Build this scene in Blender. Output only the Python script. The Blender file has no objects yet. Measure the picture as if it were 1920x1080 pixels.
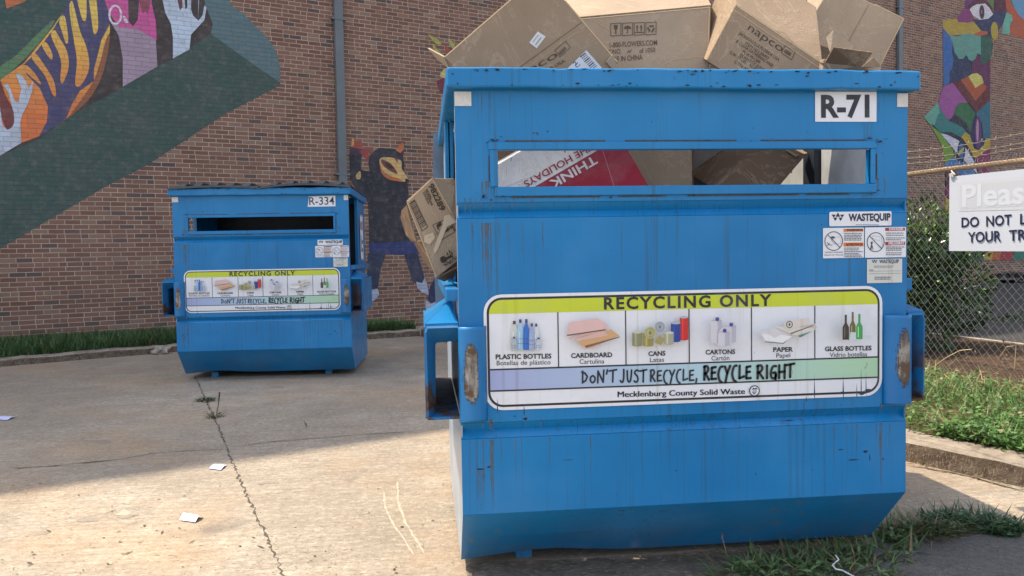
import bpy, bmesh, math, random
import numpy as np
from mathutils import Vector, Matrix, Euler
from mathutils.geometry import tessellate_polygon
random.seed(7); rng = np.random.default_rng(7)
S = bpy.context.scene
COL = S.collection

# ------------------------------------------------------------------ camera
DZ = .05      # the dumpster frame sits this far above the ground sheet
CAM = np.array([-0.13393, -3.12277, 1.39339-DZ]); PIT, ROL, YAW, FPX = -0.0462526, 0.0172821, -0.1090697, 1522.90
def _rot(rx, ry, rz):
    cx, sx, cy, sy, cz, sz = math.cos(rx), math.sin(rx), math.cos(ry), math.sin(ry), math.cos(rz), math.sin(rz)
    Rx = np.array([[1,0,0],[0,cx,-sx],[0,sx,cx]]); Ry = np.array([[cy,0,sy],[0,1,0],[-sy,0,cy]]); Rz = np.array([[cz,-sz,0],[sz,cz,0],[0,0,1]])
    return Rz @ Ry @ Rx
RC = _rot(0, 0, YAW) @ _rot(PIT, 0, 0) @ _rot(0, ROL, 0)
cd = bpy.data.cameras.new('camera'); cam = bpy.data.objects.new('camera', cd); COL.objects.link(cam)
cd.sensor_width = 36; cd.lens = FPX / 1920 * 36; cd.clip_end = 500; cd.clip_start = .05
m = Matrix.Identity(4)
for i in range(3):
    m[i][0] = RC[i,0]; m[i][1] = RC[i,2]; m[i][2] = -RC[i,1]; m[i][3] = CAM[i]
cam.matrix_world = m; S.camera = cam

# ------------------------------------------------------------------ sky, sun, exposure
TOSUN = Vector((-0.887, 0.40, 2.083)).normalized()
ELEV = math.asin(TOSUN.z)
W = bpy.data.worlds.new('World'); S.world = W; W.use_nodes = True
nt = W.node_tree; sky = nt.nodes.new('ShaderNodeTexSky'); sky.sky_type = 'NISHITA'; sky.sun_disc = False
sky.sun_elevation = ELEV; sky.sun_rotation = math.atan2(TOSUN.x, TOSUN.y); sky.air_density = 1.0; sky.dust_density = 2.5; sky.ozone_density = 1.0
bg = nt.nodes['Background']; bg.inputs[1].default_value = 0.15
hs = nt.nodes.new('ShaderNodeHueSaturation'); hs.inputs['Saturation'].default_value = 0.5; nt.links.new(sky.outputs[0], hs.inputs['Color']); nt.links.new(hs.outputs[0], bg.inputs[0])
sl = bpy.data.lights.new('sun', 'SUN'); sun = bpy.data.objects.new('sun', sl); COL.objects.link(sun)
sl.energy = 2.8; sl.angle = math.radians(0.5); sl.color = (1, .85, .64)
sun.rotation_euler = TOSUN.to_track_quat('Z', 'Y').to_euler()
S.view_settings.view_transform = 'Standard'; S.view_settings.look = 'None'; S.view_settings.gamma = 1; S.view_settings.use_curve_mapping = False
S.view_settings.exposure = 1.28

# ------------------------------------------------------------------ geometry of the place
WA, WB = 11.725, 0.465                      # wall face: Y = WA + WB X
WT = np.array([1, WB, 0]) / math.hypot(1, WB); WN = np.array([WB, -1, 0]) / math.hypot(1, WB)
W0 = np.array([0, WA, 0])
def ray(x, y): return RC @ np.array([(x-960)/FPX, 1, -(y-540)/FPX])
def hit(x, y, P, n):
    d = ray(x, y); t = np.dot(np.asarray(P)-CAM, n) / np.dot(d, n); return CAM + t*d
def onY(x, y, Y=0.0): return hit(x, y, (0, Y, 0), (0, 1, 0))
def onZ(x, y, z=0.0): return hit(x, y, (0, 0, z), (0, 0, 1))
def onwall(x, y):
    P = hit(x, y, W0, WN); return np.dot(P-W0, WT), P[2]

def gs(P, k=.9641): return [(CAM[0]+(p[0]-CAM[0])*k, CAM[1]+(p[1]-CAM[1])*k) for p in P]
def lin(c):
    r = []
    for v in c[:3]:
        v = v/255.; r.append(v/12.92 if v <= .04045 else ((v+.055)/1.055)**2.4)
    return tuple(r)

# ------------------------------------------------------------------ object helpers
def tag(o, label=None, cat=None, group=None, kind=None):
    for k, v in (('label', label), ('category', cat), ('group', group), ('kind', kind)):
        if v: o[k] = v
    return o
def empty(name, loc=(0,0,0), rot=(0,0,0)):
    o = bpy.data.objects.new(name, None); COL.objects.link(o); o.location = loc; o.rotation_euler = rot; return o
def copy_tree(o, parent=None):
    c = o.copy(); COL.objects.link(c); c.parent = parent
    for ch in list(o.children): copy_tree(ch, c)
    return c

class MB:
    def __init__(s): s.v = []; s.f = []; s.m = []; s.c = []; s.mi = 0; s.col = (1,1,1)
    def face(s, pts, col=None):
        n = len(s.v); s.v += [tuple(map(float, p)) for p in pts]; s.f.append(tuple(range(n, n+len(pts)))); s.m.append(s.mi); s.c.append([col or s.col]*len(pts))
    def raw(s, verts, faces, col=None):
        n = len(s.v); s.v += [tuple(map(float, p)) for p in verts]
        for f in faces: s.f.append(tuple(i+n for i in f)); s.m.append(s.mi); s.c.append([col or s.col]*len(f))
    def box(s, lo, hi, M=None):
        x0,y0,z0 = lo; x1,y1,z1 = hi
        vs = [(x0,y0,z0),(x1,y0,z0),(x1,y1,z0),(x0,y1,z0),(x0,y0,z1),(x1,y0,z1),(x1,y1,z1),(x0,y1,z1)]
        if M is not None: vs = [tuple(M @ Vector(v)) for v in vs]
        s.raw(vs, [(0,3,2,1),(4,5,6,7),(0,1,5,4),(1,2,6,5),(2,3,7,6),(3,0,4,7)])
    def hexa(s, P):   # 8 corners: front 4 then back 4 (same order)
        s.raw(P, [(0,1,2,3),(7,6,5,4),(0,4,5,1),(1,5,6,2),(2,6,7,3),(3,7,4,0)])
    def tube(s, path, r, seg=8, cap=True):
        path = [Vector(p) for p in path]; n = len(path); rings = []
        rr = r if isinstance(r, (list, tuple)) else [r]*n
        for i, p in enumerate(path):
            t = (path[min(i+1,n-1)] - path[max(i-1,0)]).normalized()
            a = Vector((0,0,1)) if abs(t.z) < .9 else Vector((1,0,0))
            u = t.cross(a).normalized(); w = t.cross(u)
            rings.append([p + (u*math.cos(2*math.pi*k/seg) + w*math.sin(2*math.pi*k/seg))*rr[i] for k in range(seg)])
        vs = sum(rings, []); fs = []
        for i in range(n-1):
            for k in range(seg):
                k2 = (k+1) % seg; fs.append((i*seg+k, i*seg+k2, (i+1)*seg+k2, (i+1)*seg+k))
        if cap: fs += [tuple(range(seg-1,-1,-1)), tuple((n-1)*seg+k for k in range(seg))]
        s.raw(vs, fs)
    def build(s, name, mats, parent=None, smooth=False, bevel=0, solid=0, matrix=None):
        me = bpy.data.meshes.new(name); me.from_pydata(s.v, [], s.f)
        if not isinstance(mats, (list, tuple)): mats = [mats]
        for q in mats: me.materials.append(q)
        me.polygons.foreach_set('material_index', s.m)
        ca = me.color_attributes.new('Col', 'FLOAT_COLOR', 'CORNER')
        ca.data.foreach_set('color', [x for fc in s.c for c in fc for x in (c[0], c[1], c[2], 1.)])
        if smooth: me.polygons.foreach_set('use_smooth', [True]*len(me.polygons))
        if smooth:
            bm = bmesh.new(); bm.from_mesh(me); bmesh.ops.remove_doubles(bm, verts=bm.verts, dist=1e-5); bm.to_mesh(me); bm.free()
        me.update()
        o = bpy.data.objects.new(name, me); COL.objects.link(o)
        if parent: o.parent = parent
        if matrix is not None: o.matrix_world = matrix
        if solid: md = o.modifiers.new('thick', 'SOLIDIFY'); md.thickness = solid; md.offset = 0
        if bevel: md = o.modifiers.new('bevel', 'BEVEL'); md.width = bevel; md.segments = 2; md.limit_method = 'ANGLE'
        return o

# ---------- flat artwork painted in (u, v) on some surface, real albedo colours in sRGB bytes
class Art(MB):
    def __init__(s, fn, step=.0006): super().__init__(); s.fn = fn; s.step = step; s.layer = 0
    def poly(s, pts, col, colfn=None, flat=True):
        s.layer += 1
        t = tessellate_polygon([[Vector((p[0], p[1], 0)) for p in pts]])
        h = s.layer*s.step
        n = len(s.v); s.v += [tuple(s.fn(p[0], p[1], h)) for p in pts]
        for a in t:
            a = tuple(a)
            (x0,y0),(x1,y1),(x2,y2) = [pts[i][:2] for i in a]
            if (x1-x0)*(y2-y0)-(x2-x0)*(y1-y0) < 0: a = a[::-1]
            s.f.append(tuple(i+n for i in a)); s.m.append(s.mi)
            s.c.append([lin(colfn(*pts[i][:2])) if colfn else lin(col) for i in a])
    def hold(s): s.layer -= 1
    def rect(s, u0, v0, u1, v1, col): s.poly([(u0,v0),(u1,v0),(u1,v1),(u0,v1)], col)
    def ell(s, cu, cv, ru, rv, col, n=24, ang=0):
        c_, s_ = math.cos(ang), math.sin(ang)
        s.poly([(cu + ru*math.cos(2*math.pi*k/n)*c_ - rv*math.sin(2*math.pi*k/n)*s_, cv + ru*math.cos(2*math.pi*k/n)*s_ + rv*math.sin(2*math.pi*k/n)*c_) for k in range(n)], col)
    def stroke(s, pts, w, col, cap=True):
        pts = [Vector(p[:2]) for p in pts]; n = len(pts); L = []; R = []
        ww = w if isinstance(w, (list, tuple)) else [w]*n
        for i, p in enumerate(pts):
            t = (pts[min(i+1,n-1)]-pts[max(i-1,0)]).normalized(); q = Vector((-t.y, t.x))*ww[i]*.5
            L.append(p+q); R.append(p-q)
        s.layer += 1; h = s.layer*s.step; k = len(s.v)
        s.v += [tuple(s.fn(p.x, p.y, h)) for p in L+R]
        for i in range(n-1):
            s.f.append((k+i, k+n+i, k+n+i+1, k+i+1)); s.m.append(s.mi); s.c.append([lin(col)]*4)
        s.layer -= 1
        if cap:
            for i in (0, n-1): s.ell(pts[i].x, pts[i].y, ww[i]*.5, ww[i]*.5, col, 8); s.layer -= 1
        s.layer += 1
    def text(s, txt, P0, P1, cap, col, bold=0.0, space=1.0, up=None):
        """text from baseline start P0 to baseline end P1 (u,v), capital height cap"""
        tv, tf, wd, ch = glyphs(txt, bold, space)
        u = Vector((P1[0]-P0[0], P1[1]-P0[1])); L = u.length; u.normalize()
        w = Vector(up).normalized() if up else Vector((-u.y, u.x))
        s.layer += 1; h = s.layer*s.step; k = len(s.v)
        for x, y in tv:
            q = Vector(P0[:2]) + u*(x/wd*L) + w*(y/ch*cap); s.v.append(tuple(s.fn(q.x, q.y, h)))
        for f in tf: s.f.append(tuple(i+k for i in f)); s.m.append(s.mi); s.c.append([lin(col)]*len(f))
_gc = {}
def glyphs(txt, bold, space):
    key = (txt, bold, space)
    if key in _gc: return _gc[key]
    def mk(t):
        cu = bpy.data.curves.new('t', 'FONT'); cu.body = t; cu.size = 1; cu.offset = bold; cu.space_character = space; cu.resolution_u = 3; cu.fill_mode = 'FRONT'
        o = bpy.data.objects.new('t', cu); COL.objects.link(o)
        dg = bpy.context.evaluated_depsgraph_get(); e = o.evaluated_get(dg); me = e.to_mesh()
        v = [(a.co.x, a.co.y) for a in me.vertices]; f = [tuple(p.vertices) for p in me.polygons]
        e.to_mesh_clear(); bpy.data.objects.remove(o); bpy.data.curves.remove(cu); return v, f
    v, f = mk(txt); x0 = min(a[0] for a in v); v = [(a[0]-x0, a[1]) for a in v]; wd = max(a[0] for a in v)
    hv, _ = mk('H'); y0 = min(a[1] for a in hv); ch = max(a[1] for a in hv) - y0
    v = [(a[0], a[1]-y0) for a in v]
    _gc[key] = (v, f, wd, ch); return _gc[key]
def smooth_pts(pts, k=4, closed=True):
    n = len(pts); out = []
    rngi = range(n if closed else n-1)
    for i in rngi:
        p0, p1, p2, p3 = [np.array(pts[(i+j) % n] if closed else pts[min(max(i+j,0),n-1)], float) for j in (-1,0,1,2)]
        for t in np.linspace(0, 1, k, endpoint=False):
            out.append(tuple(.5*((2*p1)+(-p0+p2)*t+(2*p0-5*p1+4*p2-p3)*t*t+(-p0+3*p1-3*p2+p3)*t**3)))
    if not closed: out.append(tuple(pts[-1]))
    return out

# ------------------------------------------------------------------ materials
class NT:
    def __init__(s, name):
        s.mat = bpy.data.materials.new(name); s.mat.use_nodes = True; s.t = s.mat.node_tree; s.b = s.t.nodes['Principled BSDF']
    def n(s, typ, **kw):
        x = s.t.nodes.new(typ)
        for k, v in kw.items():
            if k.startswith('i_'):
                key = k[2:]; x.inputs[int(key) if key.isdigit() else key].default_value = v
            else: setattr(x, k, v)
        return x
    def l(s, a, b): s.t.links.new(a, b)
    def sock(s, v, inp):
        if isinstance(v, (int, float)): inp.default_value = v
        elif isinstance(v, tuple): inp.default_value = v if len(v) == 4 or len(inp.default_value) == 3 else (*v, 1)
        else: s.l(v, inp)
    def math(s, op, a, b=0.0, c=None, clamp=False):
        x = s.n('ShaderNodeMath', operation=op, use_clamp=clamp); s.sock(a, x.inputs[0]); s.sock(b, x.inputs[1])
        if c is not None: s.sock(c, x.inputs[2])
        return x.outputs[0]
    def mix(s, f, a, b, bt='MIX'):
        x = s.n('ShaderNodeMix', data_type='RGBA', blend_type=bt); s.sock(f, x.inputs[0]); s.sock(a, x.inputs[6]); s.sock(b, x.inputs[7]); return x.outputs[2]
    def coord(s, scale=(1,1,1), rot=(0,0,0), out='Object', loc=(0,0,0)):
        tc = s.n('ShaderNodeTexCoord'); mp = s.n('ShaderNodeMapping'); mp.inputs['Scale'].default_value = scale; mp.inputs['Rotation'].default_value = rot; mp.inputs['Location'].default_value = loc
        s.l(tc.outputs[out], mp.inputs[0]); return mp.outputs[0]
    def noise(s, vec, scale, detail=4, rough=.55, dist=0):
        x = s.n('ShaderNodeTexNoise'); s.l(vec, x.inputs['Vector']); x.inputs['Scale'].default_value = scale; x.inputs['Detail'].default_value = detail; x.inputs['Roughness'].default_value = rough; x.inputs['Distortion'].default_value = dist; return x.outputs[0]
    def ramp(s, f, a, b, lo=0.0, hi=1.0):
        x = s.n('ShaderNodeMapRange', clamp=True); s.sock(f, x.inputs[0]); x.inputs[1].default_value = a; x.inputs[2].default_value = b; x.inputs[3].default_value = lo; x.inputs[4].default_value = hi; return x.outputs[0]
    def bump(s, h, strength=.3, dist=.01):
        x = s.n('ShaderNodeBump'); x.inputs['Strength'].default_value = strength; x.inputs['Distance'].default_value = dist; s.l(h, x.inputs['Height']); s.l(x.outputs[0], s.b.inputs['Normal'])
    def out(s, col=None, rough=None, metal=None, spec=None):
        for k, v in (('Base Color', col), ('Roughness', rough), ('Metallic', metal), ('Specular IOR Level', spec)):
            if v is not None: s.sock(v, s.b.inputs[k])
        return s.mat

def mat_plain(name, col, rough=.6, var=.15, scale=8, metal=0, bump=0):
    q = NT(name); c = q.coord(); nz = q.noise(c, scale, 5, .6)
    a = tuple(x*(1-var) for x in col); b = tuple(min(1, x*(1+var)) for x in col)
    if bump: q.bump(nz, bump, .01)
    return q.out(q.mix(q.ramp(nz, .3, .7), a, b), rough, metal)

def mat_blue():
    q = NT('blue_paint'); c = q.coord()
    sep = q.n('ShaderNodeSeparateXYZ'); q.l(c, sep.inputs[0]); z = sep.outputs[2]
    base = q.mix(q.ramp(q.noise(c, 1.3, 3), .3, .7), (.004, .150, .385), (.008, .200, .47))
    # chalky faded patches
    fade = q.math('MULTIPLY', q.ramp(q.noise(c, 2.6, 5, .6), .50, .74), .20)
    base = q.mix(fade, base, (.10, .24, .50))
    # drip streaks running down the sheet
    sv = q.coord((1, 1, .018)); st = q.noise(sv, 55, 3, .6); mask = q.ramp(q.noise(q.coord((1,1,.25)), 2.2, 3), .42, .62)
    streak = q.math('MULTIPLY', q.ramp(st, .54, .70), mask)
    base = q.mix(q.math('MULTIPLY', streak, .62), base, (.03, .075, .10))
    rs = q.math('MULTIPLY', q.ramp(q.noise(q.coord((1,1,.03), loc=(3,1,0)), 16, 2, .5), .64, .74), q.ramp(q.noise(q.coord((1,1,.5), loc=(0,4,0)), 1.9, 3), .47, .62))
    base = q.mix(q.math('MULTIPLY', rs, .6), base, (.16, .13, .07))
    # road grime towards the bottom edge and dust haze
    low = q.math('MULTIPLY', q.ramp(z, .42, .08), q.ramp(q.noise(c, 4, 5, .65), .38, .72))
    base = q.mix(q.math('MULTIPLY', low, .40), base, (.12, .13, .11))
    # rust chips
    chip = q.math('MULTIPLY', q.ramp(q.noise(c, 34, 3, .6), .70, .73), q.ramp(q.noise(c, 3.1, 2), .56, .62))
    base = q.mix(chip, base, (.05, .022, .012))
    rough = q.ramp(q.noise(c, 6, 4), .3, .7, .32, .48)
    h = q.math('ADD', q.math('MULTIPLY', q.noise(c, 2.2, 2), 1.0), q.math('MULTIPLY', chip, -.02))
    q.bump(h, .4, .035)
    q.b.inputs['Coat Weight'].default_value = .15; q.b.inputs['Coat Roughness'].default_value = .12; q.b.inputs['Specular IOR Level'].default_value = .3
    return q.out(base, rough)
def mat_worn():   # worn bare steel patch with paint at the edge (guards)
    q = NT('worn_blue_steel'); c = q.coord(); at = q.n('ShaderNodeAttribute', attribute_name='Col')
    w = q.math('ADD', at.outputs['Fac'], q.math('MULTIPLY', q.math('SUBTRACT', q.noise(q.coord((1,1,.45)), 26, 5, .75), .5), 1.9))
    steel = q.mix(q.ramp(q.noise(q.coord((1,1,.4)), 40, 4), .35, .65), (.085, .07, .06), (.34, .31, .27))
    steel = q.mix(q.ramp(q.noise(c, 14, 3), .55, .62), steel, (.10, .055, .03))
    blue = q.mix(q.ramp(q.noise(c, 3, 3), .3, .7), (.004,.135,.37), (.010,.18,.44))
    edge = q.math('MULTIPLY', q.ramp(w, .36, .44), q.ramp(w, .62, .52))
    col = q.mix(q.ramp(w, .48, .52), blue, steel); col = q.mix(q.math('MULTIPLY', edge, .85), col, (.035, .025, .02))
    q.bump(q.math('MULTIPLY', q.ramp(w, .45, .55), q.noise(c, 60, 3)), .4, .004)
    return q.out(col, q.ramp(w, .45, .55, .4, .5))
def mat_rusty_blue():
    q = NT('rusty_blue_inside'); c = q.coord()
    k = q.ramp(q.noise(c, 9, 5, .65), .44, .54)
    sep = q.n('ShaderNodeSeparateXYZ'); q.l(c, sep.inputs[0])
    k2 = q.math('MULTIPLY', k, q.ramp(sep.outputs[2], 1.05, .86))
    return q.out(q.mix(k2, (.004,.125,.32), q.mix(q.ramp(q.noise(c, 30, 4), .4, .6), (.035, .02, .013), (.09, .045, .022))), .6)
def mat_decal(name='printed_decal', streak=.5, rough=.42):
    q = NT(name); c = q.coord(); at = q.n('ShaderNodeAttribute', attribute_name='Col')
    st = q.math('MULTIPLY', q.ramp(q.noise(q.coord((1,1,.03)), 38, 3), .57, .68), q.ramp(q.noise(q.coord((1,1,.3)), 2.5, 3), .42, .66))
    col = q.mix(q.math('MULTIPLY', st, streak), at.outputs['Color'], (.55, .42, .25), 'MULTIPLY')
    col = q.mix(q.math('MULTIPLY', q.ramp(q.noise(c, 5, 5, .7), .5, .8), .25), col, (.30, .33, .34))
    sc = q.math('MULTIPLY', q.ramp(q.noise(q.coord((1,1,.2)), 70, 2), .72, .75), q.ramp(q.noise(c, 3, 2), .58, .62))
    col = q.mix(sc, col, (.04, .06, .10))
    return q.out(col, rough)
def mat_card(name, col, streak=True):
    q = NT(name); c = q.coord(); at = q.n('ShaderNodeAttribute', attribute_name='Col')
    col0 = q.mix(q.ramp(q.noise(c, 3.5, 5, .6), .3, .7), tuple(x*.86 for x in col), tuple(x*1.08 for x in col))
    fl = q.noise(q.coord((1,1,1)), 230, 2); col0 = q.mix(q.math('MULTIPLY', q.ramp(fl, .35, .7), .14), col0, (.16, .10, .055))
    wr = q.ramp(q.noise(c, 2.2, 6, .62, 1.6), .485, .5); wr2 = q.ramp(q.noise(c, 2.2, 6, .62, 1.6), .515, .5)
    line = q.math('MULTIPLY', wr, wr2)
    col0 = q.mix(q.math('MULTIPLY', line, .22), col0, (.62, .50, .36))
    c2 = q.mix(1.0, col0, at.outputs['Color'], 'MULTIPLY')
    wv = q.n('ShaderNodeTexWave', wave_type='BANDS', bands_direction='X'); q.l(c, wv.inputs[0]); wv.inputs['Scale'].default_value = 36; wv.inputs['Distortion'].default_value = .4
    hh = q.math('ADD', q.math('MULTIPLY', q.noise(c, 7, 5, .6), 1.0), q.math('ADD', q.math('MULTIPLY', line, .35), q.math('MULTIPLY', wv.outputs[0], .06)))
    q.bump(hh, .28, .02)
    return q.out(c2, .85, spec=.2)

def brick_nodes(q):
    """common bond with a flemish course every sixth row, object x along wall, z up; returns mortar mask, per-brick randoms, coords"""
    c = q.coord(); sep = q.n('ShaderNodeSeparateXYZ'); q.l(c, sep.inputs[0])
    wob = q.math('MULTIPLY', q.math('SUBTRACT', q.noise(c, 9, 3), .5), .006)
    x = q.math('ADD', sep.outputs[0], wob); z = q.math('ADD', sep.outputs[2], q.math('MULTIPLY', q.math('SUBTRACT', q.noise(q.coord(loc=(7,3,1)), 7, 3), .5), .006))
    Lb, Hc = .2032, .06773
    v = q.math('DIVIDE', z, Hc); row = q.math('FLOOR', v); fv = q.math('SUBTRACT', v, row)
    rn = q.n('ShaderNodeTexWhiteNoise', noise_dimensions='1D'); q.l(row, rn.inputs['W'])
    jit = q.math('MULTIPLY', rn.outputs[0], .12)
    head = q.math('LESS_THAN', q.math('MODULO', q.math('ADD', row, 600), 6.0), .5)
    par = q.math('MULTIPLY', q.math('MODULO', q.math('ADD', row, 600), 2.0), .5)
    u = q.math('ADD', q.math('ADD', q.math('DIVIDE', x, Lb), par), jit)
    fs = q.math('FRACT', u); ids = q.math('FLOOR', u)
    u15 = q.math('DIVIDE', u, 1.5); p = q.math('MULTIPLY', q.math('FRACT', u15), 1.5); ish = q.math('GREATER_THAN', p, 1.0)
    fh = q.math('SUBTRACT', p, ish); wh = q.math('SUBTRACT', 1.0, q.math('MULTIPLY', ish, .5)); idh = q.math('ADD', q.math('MULTIPLY', q.math('FLOOR', u15), 2.0), ish)
    def sel(a, b): return q.math('ADD', q.math('MULTIPLY', a, head), q.math('MULTIPLY', b, q.math('SUBTRACT', 1.0, head)))
    f = sel(fh, fs); w = sel(wh, 1.0); bid = sel(idh, ids)
    dx = q.math('MULTIPLY', q.math('MINIMUM', f, q.math('SUBTRACT', w, f)), Lb); dz = q.math('MULTIPLY', q.math('MINIMUM', fv, q.math('SUBTRACT', 1.0, fv)), Hc)
    d = q.math('MINIMUM', dx, dz)
    mortar = q.ramp(d, .0062, .0040)
    cv = q.n('ShaderNodeCombineXYZ'); q.l(bid, cv.inputs[0]); q.l(row, cv.inputs[1])
    wn = q.n('ShaderNodeTexWhiteNoise', noise_dimensions='2D'); q.l(cv.outputs[0], wn.inputs['Vector'])
    return c, mortar, wn.outputs[0], wn.outputs[1]
def mat_brick():
    q = NT('brown_brick'); c, mo, r1, rc = brick_nodes(q)
    sp = q.n('ShaderNodeSeparateColor'); q.l(rc, sp.inputs[0])
    col = q.mix(r1, (.150, .072, .052), (.25, .132, .094))
    col = q.mix(q.math('GREATER_THAN', sp.outputs[1], .90), col, (.09, .068, .064))
    col = q.mix(q.math('GREATER_THAN', sp.outputs[2], .90), col, (.25, .165, .12))
    col = q.mix(q.math('MULTIPLY', q.ramp(q.noise(c, 30, 4), .3, .7), .28), col, (.08, .05, .045))
    col = q.mix(q.math('MULTIPLY', q.ramp(q.noise(c, .5, 5, .6), .42, .7), .34), col, (.25, .15, .11))
    col = q.mix(q.math('MULTIPLY', q.ramp(q.noise(q.coord((1,1,.3)), 1.1, 5, .6), .52, .72), .30), col, (.065, .045, .04))
    mcol = q.mix(q.ramp(q.noise(c, 3, 4), .3, .7), (.33, .25, .20), (.50, .39, .32))
    q.bump(q.math('SUBTRACT', 1.0, mo), .5, .008)
    return q.out(q.mix(mo, col, mcol), .85)
def mat_mural():
    q = NT('mural_paint'); c, mo, r1, rc = brick_nodes(q); at = q.n('ShaderNodeAttribute', attribute_name='Col')
    col = q.mix(q.math('MULTIPLY', r1, .16), at.outputs['Color'], (.02, .02, .02)); col = q.mix(q.math('MULTIPLY', q.ramp(q.noise(c, 2.2, 5, .65), .40, .70), .22), col, (.16, .14, .14))
    col = q.mix(q.math('MULTIPLY', q.ramp(q.noise(c, 9, 5, .7), .50, .72), .34), col, (.26, .20, .18))
    col = q.mix(q.math('MULTIPLY', mo, .30), col, (.05, .045, .045))
    q.bump(q.math('SUBTRACT', 1.0, mo), .5, .008)
    return q.out(col, .75)
def mat_concrete():
    q = NT('concrete_pavement'); c = q.coord()
    big = q.noise(c, .55, 6, .6); med = q.noise(c, 3.5, 6, .65)
    col = q.mix(q.ramp(big, .36, .64), (.275, .24, .20), (.44, .395, .33))
    col = q.mix(q.math('MULTIPLY', q.ramp(med, .38, .68), .6), col, (.205, .175, .142))
    fine = q.noise(c, 26, 6, .75); col = q.mix(q.math('MULTIPLY', q.ramp(fine, .45, .62), .45), col, (.175, .15, .12)); col = q.mix(q.math('MULTIPLY', q.ramp(fine, .48, .36), .35), col, (.54, .48, .40))
    # broom marks across the slab
    br = q.noise(q.coord((.8, 9, 1), rot=(0,0,.2)), 3.2, 5, .7); col = q.mix(q.math('MULTIPLY', q.ramp(br, .44, .60), .42), col, (.20, .168, .132))
    # rusty orange stain
    rn = q.ramp(q.noise(q.coord(loc=(4.2,1.1,0)), .8, 4, .6), .48, .66); col = q.mix(q.math('MULTIPLY', rn, .30), col, (.42, .26, .13))
    # dark pits and oil spots
    pit = q.math('MULTIPLY', q.ramp(q.noise(q.coord((1,2.4,1)), 30, 2), .63, .67), q.ramp(q.noise(c, 1.1, 3), .36, .56)); col = q.mix(q.math('MULTIPLY', pit, .8), col, (.07, .062, .055))
    pit2 = q.ramp(q.noise(q.coord(), 80, 2), .58, .68); col = q.mix(q.math('MULTIPLY', pit2, .6), col, (.14, .115, .09))
    oil = q.math('MULTIPLY', q.ramp(q.noise(q.coord(loc=(9,2,0)), 2.1, 3), .66, .74), .55); col = q.mix(oil, col, (.14, .125, .11))
    pale = q.ramp(q.noise(q.coord(loc=(1,7,0)), 6, 5, .7), .62, .78); col = q.mix(q.math('MULTIPLY', pale, .3), col, (.56, .51, .44))
    q.bump(q.math('ADD', q.noise(c, 60, 4, .7), q.math('MULTIPLY', br, .8)), .35, .008)
    return q.out(col, .9, spec=.25)
def mat_kerb():
    q = NT('kerb_concrete'); c = q.coord(); col = q.mix(q.ramp(q.noise(c, 5, 6, .7), .3, .7), (.20, .165, .135), (.40, .35, .29))
    lay = q.ramp(q.noise(q.coord((1,1,9)), 6, 4, .7), .50, .62); col = q.mix(q.math('MULTIPLY', lay, .5), col, (.09, .075, .062))
    q.bump(q.noise(c, 28, 5, .75), .7, .02); return q.out(col, .9, spec=.2)
def mat_veg(name, rough=.5, trans=.25):
    q = NT(name); at = q.n('ShaderNodeAttribute', attribute_name='Col'); q.out(at.outputs['Color'], rough)
    tr = q.n('ShaderNodeBsdfTranslucent'); q.l(at.outputs['Color'], tr.inputs[0]); mx = q.n('ShaderNodeMixShader'); mx.inputs[0].default_value = trans
    q.l(q.b.outputs[0], mx.inputs[1]); q.l(tr.outputs[0], mx.inputs[2]); q.l(mx.outputs[0], q.t.nodes['Material Output'].inputs[0]); return q.mat
def mat_attr(name, rough=.6):
    q = NT(name); at = q.n('ShaderNodeAttribute', attribute_name='Col'); return q.out(at.outputs['Color'], rough)
def mat_grime(name, col):
    q = NT(name); at = q.n('ShaderNodeAttribute', attribute_name='Col'); c = q.coord()
    al = q.math('MULTIPLY', at.outputs['Fac'], q.ramp(q.noise(q.coord((1,1,.25)), 60, 4, .65), .30, .62)); q.sock(al, q.b.inputs['Alpha']); return q.out(col, .75, spec=.2)
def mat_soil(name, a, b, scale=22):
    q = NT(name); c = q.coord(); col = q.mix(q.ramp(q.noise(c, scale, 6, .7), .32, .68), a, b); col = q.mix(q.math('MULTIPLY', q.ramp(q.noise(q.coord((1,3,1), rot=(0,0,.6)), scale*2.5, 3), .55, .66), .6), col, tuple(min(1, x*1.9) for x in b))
    q.bump(q.noise(c, scale*1.5, 6, .75), .9, .03); return q.out(col, .95, spec=.1)

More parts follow.
